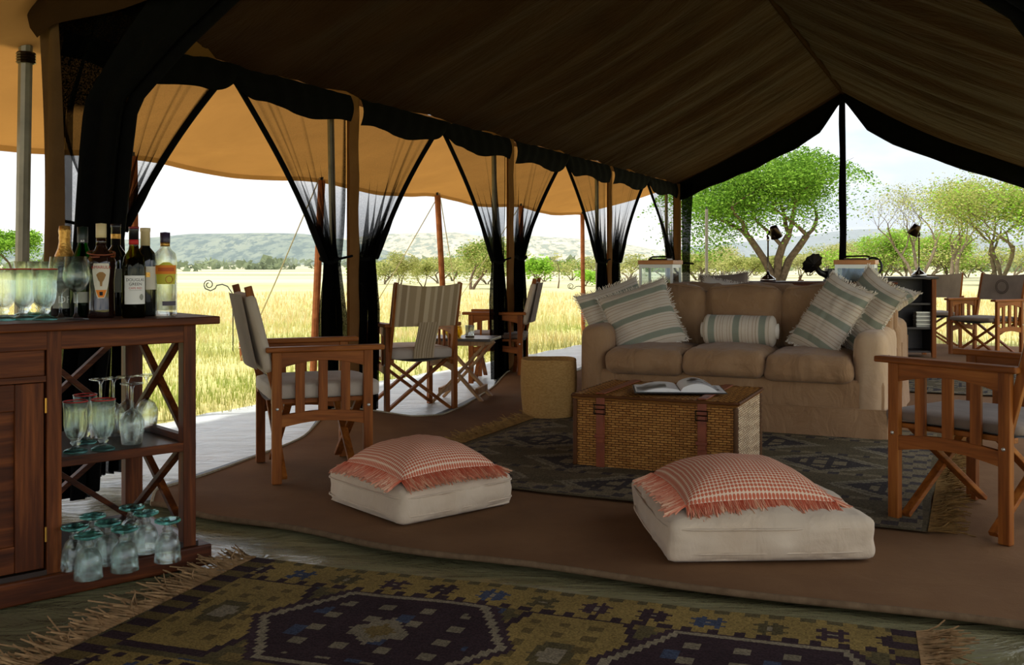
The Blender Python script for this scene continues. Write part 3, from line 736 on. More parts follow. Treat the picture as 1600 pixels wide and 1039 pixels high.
# far gable: black valance, zip pole, corner curtain
gv = MB()
def gvf(a, b_):
    u = TW * a; rz = roofz(u) + .03
    dep = float(np.interp(abs(a - .5), [0, .02, .07, .14, .28, .5], [.10, .16, .36, .40, .36, .24])) + .02 * mnoise.noise(Vector((a * 14, 0, 0)))
    return T(u, S_POST[4] + .02 * math.sin(a * 60) * b_, rz - dep * b_)
gv.grid(100, 6, gvf, uv=False)
gt = thing('gable_valance', 'black gathered net valance hanging along the far gable', 'valance', (0, 0, 0)); obj('gauze', gv, M_BLACK, gt, smooth=True)
gh = MB().tube([Vector(gvf(i / 100, 1)) for i in range(101)], .022, 6); obj('edge_hem', gh, M_BLACK, gt, smooth=True)
gz = thing('gable_pole', 'thin black upright pole in the middle of the far gable', 'pole', T(TW / 2, S_POST[4], 0))
obj('shaft', MB().tube([(.0, 0, 0), (.015, 0, 1.5), (.0, 0, RIDGE)], [.026, .03, .026], 8), M_BLACK, gz); obj('net_edge', MB().grid(2, 20, lambda a, b_: (-.05 + .05 * a, .02 * math.sin(b_ * 20), RIDGE - .1 - (RIDGE - .12) * b_), uv=False), M_BLACK, gz)
fc = MB().grid(16, 30, lambda a, b_: T(.06 + .16 * a * (1 - .3 * math.sin(b_ * 3)), S_POST[4] + .03 * math.sin(a * 20 + b_ * 2), EAVE - (EAVE - .02) * b_), uv=False)
fct = thing('net_curtain', 'dark net curtain hanging straight at the far left gable corner', 'curtain', (0, 0, 0)); dens_mesh('net_panel', fc, [.96] * len(fc.v), M_NET, fct); obj('tie_band', MB().tube([T(.05, S_POST[4] - .05, 1.0), T(.14, S_POST[4] - .06, 1.01), T(.23, S_POST[4], 1.0)], .012, 6), M_BLACK, fct)
fc2 = MB().grid(12, 30, lambda a, b_: T(TW - .35 + .33 * a, S_POST[4] + .03 * math.sin(a * 20 + b_ * 2), EAVE - (EAVE - .02) * b_), uv=False)
pole('tent_pole', 'pale pole standing outside just beyond the far gable corner', gp(1104, 520, -.04), gp(1104, 520, -.04) + Vector((0, 0, 1.86)), .024, M_POLE)
for i, s in enumerate(S_POST[1:]):
    pole('tent_pole', ['grey metal pole under the right eave beyond the near chair', 'grey metal pole under the right eave beside the sofa', 'grey metal pole under the right eave near the cabinet', 'grey metal pole at the far right tent corner'][i], T(TW + .1, s, -.03), T(TW + .1, s, 2.06), .022, M_POLE, group='metal tent poles')

# near gable side curtains (left one behind the bar, right one at the picture edge)
eL = [(.0, .28), (.49, .31), (1.165, .43), (1.45, .47), (1.66, .51), (1.74, .61), (1.88, .80), (2.03, 1.04), (2.45, 1.75), (2.75, 2.1)]
def side_curtain(label, mirror):
    edge = interp(eL); mb = MB(); dens = []
    NU, NV = 44, 70
    def fn(a, b_):
        z = 2.75 * (1 - b_) + .02; ue = edge(z); u0 = .03
        if z > EAVE: u0 = (z - EAVE) / (RIDGE - EAVE) * TW / 2 * .98
        ue = max(ue, u0 + .02); u = u0 + (ue - u0) * a
        off = .03 * math.sin(a * 26 + z) + .015 * math.sin(a * 47)
        uu = TW - u if mirror else u
        return T(uu, S_POST[0] - .03 + off, z)
    mb.grid(NU, NV, fn, uv=False)
    for j in range(NV + 1):
        for i in range(NU + 1):
            a, z = i / NU, 2.75 * (1 - j / NV)
            d = .985
            if z < 1.62: d = .985 if (a < .22 or a > .55 + .12 * (z - 1.0)) else .62
            dens.append(d if a > .02 else .99)
    root = thing('net_curtain', label, 'curtain', (0, 0, 0), 0, 'near gable curtains')
    dens_mesh('net_panel', mb, dens, M_NET, root)
    obj('edge_hem', MB().tube([Vector(fn(1, b_)) - A * .01 for b_ in np.linspace(.02, .99, 40)], .03, 8), M_BLACK, root, smooth=True)
    mb2 = MB().grid(10, 40, lambda a, b_: Vector(fn(.62 + .4 * a, b_)) - A * (.03 + .03 * math.sin(a * 9)), uv=False); obj('gathered_fold', mb2, M_BLACK, root, smooth=True)
side_curtain('thick black net curtain hanging behind the champagne bottle and bar', False)
side_curtain('black net curtain at the right picture edge above the chair', True)
fl = MB()
def flf(a, b_):
    return T(.07 + .12 * a + .012 * math.sin(b_ * 5), S_POST[0] - .1 + .02 * math.sin(a * 6 + b_ * 4), 2.03 - 2.0 * b_)
fl.grid(8, 30, flf, uv=False)
struct('trim_5', fl, M_FLAP, 'brown canvas flap hanging at the near left tent corner', smooth=True)
sw = MB()
def swf(a, b_):
    u = .05 + 2.1 * a; lo = float(np.interp(u, [.04, .1, .21, 1.04, 2.2], [2.0, 1.94, 1.985, 2.06, 2.5])); hi = EAVE + (RIDGE - EAVE) * max(0, u) / (TW / 2) + .05
    return T(u, S_POST[0] - .13 - .03 * math.sin(b_ * math.pi) + .015 * math.sin(a * 22 + b_ * 3), hi + (lo - hi) * b_)
sw.grid(40, 8, swf, uv=False); struct('trim_6', sw, M_ROOF, 'brown canvas fascia across the top of the near gable', smooth=True)

# ------------------------------------------------------------------ soft shapes
def softbox(sx, sy, sz, r, crown=.0, n=14, wr=.0, seed=0, side=.0, sag=0):
    """rounded cushion block centred on x,y, base at z=0; crown puffs the top, side puffs the walls"""
    mb = MB(); idx = {}
    def put(p):
        q = Vector(p)
        inner = Vector((max(-sx / 2 + r, min(sx / 2 - r, q.x)), max(-sy / 2 + r, min(sy / 2 - r, q.y)), max(r, min(sz - r, q.z))))
        d = q - inner
        if d.length > 1e-9: q = inner + d.normalized() * r
        fx, fy, fz = 1 - (2 * q.x / sx) ** 2, 1 - (2 * q.y / sy) ** 2, 1 - (2 * q.z / sz - 1) ** 2
        fx, fy, fz = max(fx, 0), max(fy, 0), max(fz, 0)
        t = q.z / sz
        q.z += (crown * (fx * fy) ** .5) * max(0, t * 2 - 1) - sag * (1 - fx * fy) * 0
        q.x += math.copysign(1, q.x) * side * fz * fy * abs(2 * q.x / sx) ** 6
        q.y += math.copysign(1, q.y) * side * fz * fx * abs(2 * q.y / sy) ** 6
        if wr:
            nz = mnoise.fractal(Vector((q.x * 7 + seed, q.y * 7, q.z * 9 + seed)), 1, 2.2, 3)
            nz += .7 * mnoise.noise(Vector((q.x * 26 + seed, q.y * 9, q.z * 7 + seed))) * (1 if abs(q.y) > sy * .35 else .3)
            dirv = (q - Vector((0, 0, sz / 2))).normalized(); q += dirv * nz * wr * (1 if q.z > .01 else 0)
        k = (round(p[0], 6), round(p[1], 6), round(p[2], 6))
        if k not in idx: idx[k] = len(mb.v); mb.v.append(tuple(q))
        return idx[k]
    def g(i, L):  # denser near the edges
        t = i / n; return (t - .5) * L
    def face(fn):
        for i in range(n):
            for j in range(n): mb.f.append((fn(i, j), fn(i + 1, j), fn(i + 1, j + 1), fn(i, j + 1)))
    for sg in (-.5, .5):
        face(lambda i, j: put((sg * sx, g(i, sy), sz / 2 + g(j, sz))))
        face(lambda i, j: put((g(i, sx), sg * sy, sz / 2 + g(j, sz))))
        face(lambda i, j: put((g(i, sx), g(j, sy), sz / 2 + sg * sz)))
    return mb
def pillow(w_, h_, th, n=26, wr=.006, seed=0, pinch=.07):
    """throw pillow standing in local x (width) / z (height), thickness y; centred; uv on both faces"""
    mb = MB()
    for sg in (-1, 1):
        def fn(a, b_):
            x, y = a * 2 - 1, b_ * 2 - 1
            px = x * (1 - pinch * (1 - y * y)); py = y * (1 - pinch * (1 - x * x))
            f = max(0, (1 - x ** 2) * (1 - y ** 2)) ** .42
            nz = mnoise.fractal(Vector((x * 3 + seed, y * 3, sg + seed)), 1, 2, 3) * wr * f ** .5
            return (px * w_ / 2, sg * (th / 2 * f) + nz, py * h_ / 2)
        mb.grid(n, n, fn)
    return mb
def stripes_mat(name, base, stops, axis=0, scale=1.0):
    n = NT(name); t = n.n('TexCoord'); sp = n.n('SeparateXYZ'); n.l(t.outputs['UV'], sp.inputs[0])
    x = n.math('FRACT', n.math('MULTIPLY', sp.outputs[axis], scale))
    col = n.ramp(x, [(p, lin(c)) for p, c in stops], 'CONSTANT')
    f = n.noise(n.coords('Object'), 300, 2); f2 = n.noise(n.coords('Object'), 9, 4)
    mx = n.n('MixRGB'); mx.blend_type = 'MULTIPLY'; mx.inputs[0].default_value = .25; n.l(col, mx.inputs[1]); n.l(f, mx.inputs[2])
    n.bsdf(mx.outputs[0], .92, n.math('ADD', n.math('MULTIPLY', f2, .5), n.math('MULTIPLY', f, .1)), .3, .02, Sheen_Weight=.1); return n.m
CR, AQ, TN, PK = (214, 200, 180), (146, 150, 132), (178, 156, 132), (198, 176, 156)
ST = [(0, CR), (.05, TN), (.058, CR), (.10, AQ), (.19, CR), (.22, TN), (.228, CR), (.26, PK), (.275, CR), (.30, TN), (.308, CR), (.36, PK), (.375, CR), (.40, TN), (.408, CR), (.44, AQ), (.53, CR), (.56, TN), (.57, CR), (.61, PK), (.62, CR), (.65, TN), (.658, CR), (.70, PK), (.72, CR), (.75, TN), (.758, CR), (.79, AQ), (.88, CR), (.92, TN), (.928, CR)]
M_STRIPE_H = stripes_mat('striped_linen', CR, ST, 1)
M_STRIPE_V = stripes_mat('striped_linen_bolster', CR, ST, 0)
M_STRIPE_CANVAS = stripes_mat('striped_canvas', TN, [(0, (178, 156, 122)), (.12, (206, 186, 152)), (.2, (166, 144, 112)), (.34, (212, 192, 160)), (.4, (178, 156, 122)), (.6, (202, 180, 146)), (.72, (164, 142, 108)), (.86, (210, 190, 156))], 0, 2.0)
M_CREAM_FR = plain('cream_fringe', (224, 214, 198), .95)

def fringe_pts(path, n_, length, dirf, r, rad=.0022, wob=.3, seg=3):
    """strands along a path: list of points; dirf(i) -> outward vector"""
    mb = MB(); L = len(path); mb.strand = (seg + 1) * 3
    for i in range(n_):
        t = (i + r.random()) / n_ * (L - 1); k = min(int(t), L - 2); p = path[k].lerp(path[k + 1], t - k)
        d = dirf(t / (L - 1), k); ln = length * r.uniform(.75, 1.15)
        jit = Vector((r.uniform(-wob, wob), r.uniform(-wob, wob), r.uniform(-wob, wob) * .4))
        pts = [p]
        for q in range(1, seg + 1):
            pts.append(p + (d + jit * (q / seg)) * ln * q / seg)
        mb.tube(pts, [rad] * seg + [rad * .8], 3, cap=False)
    return mb

# ------------------------------------------------------------------ director's chairs
def make_chair(name, label, loc, f, group=None, nsl=3, slw=.042, seat='pad', back='pad', arm=.62, wood='wood', W=.54, D=.42, rail_lo=.25):
    t = thing(name, label, 'chair', loc, math.atan2(f[1], f[0]) - math.pi / 2, group)
    hx = W / 2; yf, yr = D / 2, -D / 2
    for sx in (-1, 1):
        x = sx * hx
        obj('armrest', MB().bx(x - .032, x + .032, yr - .05, yf + .075, arm - .024, arm), wood, t, bevel=.006)
        for y in (yf, yr):
            lg = obj('leg', MB().bx(x - .016, x + .016, y - .022, y + .022, 0, arm - .02), wood, t, bevel=.004)
            obj('bolt', MB().lathe([(.007, 0), (.007, .004), (.003, .006)], 8).add([], []), M_STEEL, lg).matrix_local = Matrix.Translation((x + sx * .016, y, .34)) @ Matrix.Rotation(math.pi / 2 * sx, 4, 'Y')
        # arched rails
        def arch(z0, z1, hgt, n=12):
            lo = [(yr + (yf - yr) * i / n, z0 + hgt * math.sin(math.pi * i / n)) for i in range(n + 1)]
            return lo + [(yf, z1), (yr, z1)]
        obj('side_rail', MB().prism(arch(arm - .1, arm - .024, .035), 'x', x - .011, x + .011), wood, t, bevel=.002)
        lo = [(yr + (yf - yr) * i / 12, rail_lo + .028 * math.sin(math.pi * i / 12)) for i in range(13)]
        hi = [(yr + (yf - yr) * i / 12, rail_lo + .058 + .018 * math.sin(math.pi * i / 12)) for i in range(12, -1, -1)]
        obj('side_rail', MB().prism(lo + hi, 'x', x - .011, x + .011), wood, t, bevel=.002)
        for k in range(nsl):
            y = yr + (yf - yr) * (k + 1) / (nsl + 1)
            obj('slat', MB().bx(x - .008, x + .008, y - slw / 2, y + slw / 2, rail_lo + .05, arm - .05), wood, t, bevel=.002)
        # back upright leaning out behind
        obj('back_upright', MB().bar((x * .93, yr + .02, .33), (x * .93, yr - .125, .895), .024, .034, (0, 1, 0)), wood, t, bevel=.003)
    for y in (yf - .045, yr + .045):
        for sg in (-1, 1):
            obj('cross_leg', MB().bar((-sg * hx * .93, y + sg * .012, .02), (sg * hx * .9, y + sg * .012, .365), .02, .036, (0, 1, 0)), wood, t, bevel=.003)
    for sx in (-1, 1):
        obj('seat_rail', MB().bar((sx * hx * .88, yr - .02, .368), (sx * hx * .88, yf + .02, .368), .03, .02), wood, t, bevel=.003)
    # canvas sling
    obj('seat', MB().grid(10, 6, lambda a, b_: ((a - .5) * W * .92, yr - .02 + (D + .05) * b_, .382 - .028 * math.sin(math.pi * a))), M_STRIPE_CANVAS if back == 'stripe' else M_CANVAS_G, t, smooth=True)
    if seat == 'pad':
        o = obj('seat_pad', softbox(W * .9, D + .1, .075, .022, .012, 12, .003, 3, .006), M_CUSH, t, smooth=True); o.location = (0, .02, .372)
        obj('piping', MB().tube([(-W * .43, yr + .01, .452), (W * .43, yr + .01, .452)], .003, 5), M_CANVAS_G, o).location = (0, -.02, -.372)
    elif seat == 'thin':
        o = obj('seat_pad', softbox(W * .9, D + .1, .045, .02, .006, 12, .003, 5, .004), M_CANVAS_G, t, smooth=True); o.location = (0, .02, .378)
    def bk(a, b_, off):
        z = .60 + .29 * b_; y = yr + .02 - .15 * (z - .33) / .58 - .035 * math.sin(math.pi * a) + off
        return ((a - .5) * (W * .93 + .03), y, z - .02 * math.sin(math.pi * a) * b_)
    if back == 'pad':
        mb = softbox(W * 1.0, .055, .37, .024, 0, 14, .003, 8, .012)
        o = obj('back_pad', mb, M_PAD, t, smooth=True); o.location = (0, yr - .03, .50); o.rotation_euler = (math.radians(14), 0, 0)
        obj('back_canvas', MB().grid(12, 6, lambda a, b_: ((a - .5) * W * .98, yr - .085 - .02 * math.sin(math.pi * a) - .07 * b_, .52 + .34 * b_)), M_CANVAS_G, t, smooth=True)
    else:
        m = M_STRIPE_CANVAS if back == 'stripe' else M_CANVAS_G
        mb = MB().grid(16, 6, lambda a, b_: bk(a, b_, -.012)); mb.grid(16, 6, lambda a, b_: bk(a, b_, .004 - .016 + .03))
        obj('back_canvas', mb, m, t, smooth=True)
        if back == 'stripe':
            obj('back_strip', MB().grid(5, 8, lambda a, b_: ((a - .5) * .15, yr + .0 - .04 - .10 * b_ + .02 * math.sin(3 * b_) * (1 - b_), .38 + .25 * b_)), m, t, smooth=True)
        if back == 'emblem':
            c = MB()
            for r_ in (.06, .075):
                c.tube([(.0 + r_ * math.cos(a), bk(.5, .5, .045)[1] - .0, .745 + r_ * math.sin(a)) for a in np.linspace(0, 6.2832, 28)], .003, 5, False)
            obj('emblem', c, plain('emblem_print', (60, 50, 44), .9), t)['label'] = 'dark round printed emblem on the chair back'
    return t
f_ = Vector((.93, .37)).normalized(); w_ = Vector((-f_.y, f_.x))
c0 = Vector((-1.066, 4.51)) + f_ * .21 + w_ * .27
make_chair('directors_chair', 'teak director\'s chair with padded pale seat and back at left, facing right', (c0.x, c0.y, .002), f_, 'director\'s chairs')
f_ = Vector((-.583, .812)); w_ = Vector((f_.y, -f_.x))
c0 = Vector((1.754, 3.536)) + f_ * .22 + w_ * .28
make_chair('directors_chair', 'teak director\'s chair with grey-brown canvas at the right foreground', (c0.x, c0.y, .002), f_, 'director\'s chairs', seat='thin', back='plain', arm=.635, W=.56, D=.44, rail_lo=.27)
f_ = Vector((-.48, .877)); c0 = Vector((-.62, 6.80)) + f_ * .21
make_chair('directors_chair', 'director\'s chair with striped canvas back seen from behind in the doorway', (c0.x, c0.y, -.022), f_, 'director\'s chairs', nsl=4, slw=.016, back='stripe', W=.50, rail_lo=.27, arm=.62)
c0 = pd(780, 8.75)
make_chair('directors_chair', 'director\'s chair behind the second curtain, facing left to the folding table', (c0.x, c0.y, -.022), Vector((-.97, .1)).normalized(), 'director\'s chairs', nsl=4, slw=.016, seat='thin', back='pad', arm=.61)
c0 = pd(1540, 10.9)
make_chair('directors_chair', 'teak director\'s chair with round emblem on its brown back by far gable', (c0.x, c0.y, .0), Vector((-.86, -.5)).normalized(), 'director\'s chairs', seat='thin', back='emblem', W=.56)
c0 = pd(1452, 12.1)
make_chair('directors_chair', 'dark canvas director\'s chair standing behind the black cabinet', (c0.x, c0.y, .0), Vector((.1, 1)).normalized(), 'director\'s chairs', nsl=3, slw=.02, seat='thin', back='plain', W=.58)

# ------------------------------------------------------------------ sofas
def make_sofa(label, loc, rotz, front=True):
    W, D, AW, AH, SH, BH = 1.86, .86, .19, .60, .33, .80
    t = thing('sofa', label, 'sofa', loc, rotz, 'pair of tan sofas back to back')
    o = obj('base', softbox(W - .02, D - .03, SH - .0, .03, 0, 10), M_SOFA, t, smooth=True); o.location = (W / 2, D / 2, .01)
    # skirt with box pleats
    def skirt(pts, amp=.012):
        L = 0
        mb = MB(); seg = []
        for p, q in zip(pts[:-1], pts[1:]):
            seg.append((Vector(p), Vector(q)))
        for p, q in seg:
            d = (q - p); ln = d.length; nrm = Vector((d.y, -d.x, 0)).normalized(); nn = int(ln / .03)
            def fn(a, b_):
                x = a * ln; pl = 0
                e = min(x, ln - x); pl = -.02 * math.exp(-(e / .02) ** 2)
                wv = amp * b_ * (.6 * mnoise.noise(Vector((x * 4 + p.x, p.y, 1))) + .35 * math.sin(x * 17 + p.y * 3))
                return p + d * a + nrm * (.006 + wv + pl * b_ + .012 * b_) + Vector((0, 0, .17 - .168 * b_))
            mb.grid(nn, 6, fn, uv=False)
        return mb
    obj('skirt', skirt([(0, 0, 0), (W, 0, 0), (W, D, 0), (0, D, 0), (0, 0, 0)]), M_SOFA, t, smooth=True)
    obj('skirt_piping', MB().tube([(-.004, -.004, .172), (W + .004, -.004, .172), (W + .004, D, .172)], .004, 6), M_SOFA, t)
    for sx in (0, 1):
        mb = softbox(AW, D - .02, AH, .075, .0, 14, .004, sx, .006)
        o = obj('arm', mb, M_SOFA_LIT if sx else M_SOFA, t, smooth=True); o.location = (AW / 2 if sx == 0 else W - AW / 2, D / 2, .01)  # one arm takes the linen copy with side light painted in
        px = -.002 if sx == 0 else W + .002
        obj('arm_seam', MB().tube([(px, .10, .17), (px, .10, .48)], .005, 5), M_SOFA, t, smooth=True); obj('arm_seam', MB().tube([(px, D - .12, .02), (px, D - .12, .47)], .008, 5), M_SOFA, t, smooth=True)
    o = obj('back', softbox(W - .04, .2, BH - .05, .06, .0, 12, .004, 5), M_SOFA, t, smooth=True); o.location = (W / 2, D - .11, .01)
    cw = (W - 2 * AW) / 3
    for k in range(3):
        o = obj('seat_cushion', softbox(cw + .004, .66, .15, .055, .04, 22, .012, k * 3.3, .014), M_SOFA, t, smooth=True); o.location = (AW + cw * (k + .5), .30 - .0, SH - .025 + .01 * (k == 1))
        mb = softbox(cw - .002, .18, .41, .07, .03, 20, .014, 20 + k * 2.1, .03)
        q = obj('back_cushion', mb, M_SOFA, t, smooth=True); q.location = (AW + cw * (k + .5), .62, SH + .10 - .0); q.rotation_euler = (math.radians(-9), 0, 0)
        sm = MB().tube([(-cw / 2 + .03, -.085, .40), (0, -.09, .425), (cw / 2 - .03, -.085, .40)], .004, 5); obj('seam', sm, M_SOFA, q)
    return t
SL = Vector((.42, 6.377, 0))
make_sofa('tan three-seat sofa with loose linen cover facing the wicker trunk', (SL.x, SL.y, .0), ROT_B)
CONS = .24
s2 = SL + B * 1.86 + A * (.86 * 2 + CONS)
make_sofa('tan sofa standing back to back behind the front sofa', (s2.x, s2.y, 0), ROT_B + math.pi)
def sofa_pt(x, y, z): 
    p = SL + B * x + A * y; return Vector((p.x, p.y, z))
ct = thing('console_table', 'narrow dark console table between the two sofas', 'table', sofa_pt(0.05, .87, 0), ROT_B)
obj('table_top', MB().bx(0, 1.76, .01, CONS - .01, .66, .69), 'wood_d', ct, bevel=.004)
for x in (.03, 1.73):
    for y in (.03, CONS - .03): obj('leg', MB().bx(x - .02, x + .02, y - .02, y + .02, 0, .66), 'wood_d', ct, bevel=.003)

def throw_pillow(label, x, y, z, yaw, tilt, roll, wd=.46, hg=.46, th=.15, mat=None, seed=0, group='striped throw pillows'):
    t = thing('throw_pillow', label, 'pillow', sofa_pt(x, y, z), 0, group)
    R = Matrix.Rotation(ROT_B + yaw, 4, 'Z') @ Matrix.Rotation(tilt, 4, 'X') @ Matrix.Rotation(roll, 4, 'Y')
    t.rotation_euler = R.to_euler()
    obj('cover', pillow(wd, hg, th, 26, .010, seed), mat or M_STRIPE_H, t, smooth=True)
    r = random.Random(seed); path = []
    for (x0, y0, x1, y1) in ((-1, -1, 1, -1), (1, -1, 1, 1), (1, 1, -1, 1), (-1, 1, -1, -1)):
        for k in range(12):
            a = k / 12; X, Y = x0 + (x1 - x0) * a, y0 + (y1 - y0) * a
            path.append(Vector((X * (1 - .07 * (1 - Y * Y)) * wd / 2, 0, Y * (1 - .07 * (1 - X * X)) * hg / 2)))
    path.append(path[0].copy())
    fr = fringe_pts(path, 260, .022, lambda tt, k: path[k].normalized(), r, .0022, .5, 2); o = obj('fringe', fr, M_CREAM_FR, t); o['kind'] = 'stuff'
    return t
R_ = math.radians
throw_pillow('striped fringed pillow at the left sofa end, half hidden behind another', .13, .42, .635, R_(36), R_(-14), R_(-18), seed=1)
throw_pillow('striped fringed pillow leaning in front at the left sofa end', .33, .31, .64, R_(14), R_(-24), R_(-20), seed=2)
throw_pillow('striped fringed pillow leaning tall at the right sofa end, nearer the middle', 1.51, .34, .67, R_(-24), R_(-22), R_(24), wd=.34, hg=.50, seed=3)
throw_pillow('striped fringed pillow propped against the right sofa arm', 1.70, .44, .70, R_(-36), R_(-16), R_(28), wd=.36, hg=.48, seed=4)
# bolster
bt = thing('bolster', 'striped green and cream bolster pillow in the middle of the sofa', 'pillow', sofa_pt(.95, .40, .575), ROT_B)
bm_ = MB()
def bof(a, b_):
    x = (a - .5) * .46; e = abs(a - .5) * 2; r_ = .098 * (1 - max(0, (e - .9) / .1) ** 2 * .55) * (1 + .03 * mnoise.noise(Vector((a * 8, b_ * 6, 0)))); an = b_ * 6.2832
    return (x, r_ * math.cos(an) * 1.05, r_ * math.sin(an))
bm_.grid(40, 24, bof); obj('cover', bm_, M_STRIPE_V, bt, smooth=True)
for sg in (-1, 1):
    e = MB(); e.lathe([(.0, 0), (.05, .004), (.045, .018), (.07, .03)], 20); o = obj('gathered_end', e, M_CREAM_FR, bt, smooth=True); o.rotation_euler = (0, sg * math.pi / 2 * -1, 0); o.location = (sg * .246, 0, 0)
# pillows on the rear sofa
throw_pillow('green-edged striped pillow sticking out at the right end of rear sofa', 1.72, 1.30, .72, R_(-60), R_(-62), R_(8), wd=.44, hg=.42, th=.16, seed=5)
throw_pillow('white pillow showing above the sofa back beside the left lantern', .66, 1.25, .70, R_(0), R_(-30), R_(10), wd=.42, hg=.40, mat=M_CREAM_FR, seed=6)
throw_pillow('taupe pillow showing above the sofa back beside the left lantern', .62, 1.42, .76, R_(4), R_(-12), R_(-4), wd=.36, hg=.34, mat=M_CANVAS_G, seed=7)

# ------------------------------------------------------------------ lanterns
def lantern(label, loc, rotz):
    t = thing('lantern', label, 'lantern', loc, rotz, 'glass lanterns on the console table'); h, a = .335, .115
    obj('base', MB().bx(-a - .01, a + .01, -a - .01, a + .01, 0, .025), WOOD_L, t, bevel=.003)
    for x in (-1, 1):
        for y in (-1, 1): obj('corner_post', MB().bx(x * a - .008, x * a + .008, y * a - .008, y * a + .008, .025, h - .03), M_STEEL, t)
    for k in range(4):
        o = obj('pane', MB().bx(-a + .008, a - .008, -.001, .001, .03, h - .05), M_PANE, t); o.rotation_euler = (0, 0, k * math.pi / 2); o.location = (0, 0, 0)
        v = Vector((0, -a, 0)); v.rotate(Matrix.Rotation(k * math.pi / 2, 3, 'Z').to_euler()); o.location = v
        rl = obj('rail', MB().bx(-a, a, -.005, .005, h - .055, h - .03), M_STEEL, t); rl.rotation_euler = o.rotation_euler; rl.location = v
    obj('top', MB().bx(-a - .015, a + .015, -a - .015, a + .015, h - .03, h), wood_top, t, bevel=.003)
    obj('vent', MB().bx(-.07, .07, -.07, .07, h, h + .012), M_BRONZE, t)
    obj('handle', MB().tube([(-.08, 0, h + .012), (-.06, 0, h + .024), (.06, 0, h + .026), (.085, 0, h + .02)], .006, 6), M_BRONZE, t)
    cn = obj('candle', MB().lathe([(.036, .025), (.036, .13), (.0, .128)], 18), plain('candle_wax', (232, 226, 210), .6), t)
    obj('wick', MB().tube([(0, 0, .125), (.002, 0, .145)], .0015, 5), M_IRON, cn)
wood_top = wood_mat('lantern_teak', 0, (150, 92, 46), (188, 124, 68), (206, 146, 88), .4)
lp = sofa_pt(.50, 1.0, .69); lantern('glass lantern with wooden lid behind the left sofa end', pd(1032, 7.2, .69), ROT_B)
lantern('glass lantern with wooden lid behind the striped pillows at right', pd(1338, 6.62, .69), ROT_B)

# ------------------------------------------------------------------ wicker trunk, book, basket
def wicker(name, c1, c2, c3, sx, sy):
    n = NT(name); t = n.n('TexCoord'); br = n.n('TexBrick')
    mp_ = n.n('Mapping'); mp_.inputs['Scale'].default_value = (sx, sy, 1); n.l(t.outputs['UV'], mp_.inputs['Vector']); n.l(mp_.outputs[0], br.inputs['Vector'])
    br.inputs['Scale'].default_value = 1; br.inputs['Color1'].default_value = lin(c1); br.inputs['Color2'].default_value = lin(c2); br.inputs['Mortar'].default_value = lin(c3)
    br.inputs['Mortar Size'].default_value = .05; br.inputs['Brick Width'].default_value = .9; br.inputs['Row Height'].default_value = .3; br.inputs['Mortar Smooth'].default_value = .6
    f = n.noise(n.coords('Object'), 5, 4); mx = n.n('MixRGB'); mx.blend_type = 'MULTIPLY'; mx.inputs[0].default_value = .5
    r2 = n.ramp(f, [(.3, (.55, .5, .45, 1)), (.7, (1, 1, 1, 1))]); n.l(br.outputs['Color'], mx.inputs[1]); n.l(r2, mx.inputs[2])
    n.bsdf(mx.outputs[0], .55, n.math('SUBTRACT', 1, br.outputs['Fac']), .8, .006); return n.m
M_WICK = wicker('honey_wicker', (196, 140, 70), (166, 110, 48), (92, 54, 22), 19, 8.5)
M_WICK_LIT = wicker('wicker_end_lit', (226, 200, 164), (200, 168, 130), (96, 66, 40), 14, 9)  # paler copy of the trunk wicker, light from the right painted in
M_LEATHER = noisy('tan_leather', (112, 50, 22), (140, 68, 32), 14, .45, 60, .15)
TL, TD, THH = .79, .60, .345
tk = thing('wicker_trunk', 'honey wicker trunk with two leather straps in front of the sofa', 'trunk', (.313, 4.92, .008), ROT_B + R_(.6))
def panel(x0, y0, x1, y1, z0, z1, out, nx=44, nz=18, amp=.004, bul=.0):
    p = Vector((x0, y0, 0)); d = Vector((x1 - x0, y1 - y0, 0)); o = Vector(out)
    def fn(a, b_):
        wv = amp * math.sin(a * nx * math.pi) * (1 if int(b_ * nz) % 2 else -1)
        return p + d * a + o * (wv + bul * math.sin(math.pi * b_)) + Vector((0, 0, z0 + (z1 - z0) * b_))
    return MB().grid(nx * 2, nz * 2, fn)
body = obj('body', MB().bx(.01, TL - .01, .01, TD - .01, .0, THH - .02), plain('trunk_core', (96, 60, 28), .8), tk)
obj('front_panel', panel(0, 0, TL, 0, .0, THH - .018, (0, -1, 0)), M_WICK, tk, smooth=True)
obj('back_panel', panel(TL, TD, 0, TD, .0, THH - .018, (0, 1, 0)), M_WICK, tk, smooth=True)
obj('end_panel', panel(TL, 0, TL, TD, .0, THH - .018, (1, 0, 0), 34), M_WICK_LIT, tk, smooth=True)['label'] = 'woven end of the trunk with side light painted into its colour'
obj('end_panel', panel(0, TD, 0, 0, .0, THH - .018, (-1, 0, 0), 34), M_WICK_LIT, tk, smooth=True)
def lidf(a, b_): return (-.012 + (TL + .024) * a, -.014 + (TD + .028) * b_, THH + .006 + .003 * math.sin(a * 200) * math.sin(b_ * 160))
lid = obj('lid', MB().grid(60, 40, lidf), M_WICK, tk, smooth=True)
obj('lid_core', MB().bx(-.01, TL + .01, -.012, TD + .012, THH - .016, THH + .003), plain('lid_core', (120, 78, 36), .8), lid)
for p, q in (((-.012, -.014), (TL + .012, -.014)), ((TL + .012, -.014), (TL + .012, TD + .014)), ((TL + .012, TD + .014), (-.012, TD + .014)), ((-.012, TD + .014), (-.012, -.014))):
    P0, P1 = Vector((*p, THH)), Vector((*q, THH)); k = 36
    obj('lid_braid', MB().tube([P0.lerp(P1, i / k) + Vector((0, 0, .0015 * math.sin(i * 2.2))) for i in range(k + 1)], [.008 + .0012 * math.sin(i * 2.2 + 1) for i in range(k + 1)], 6), M_WICK, lid, smooth=True)
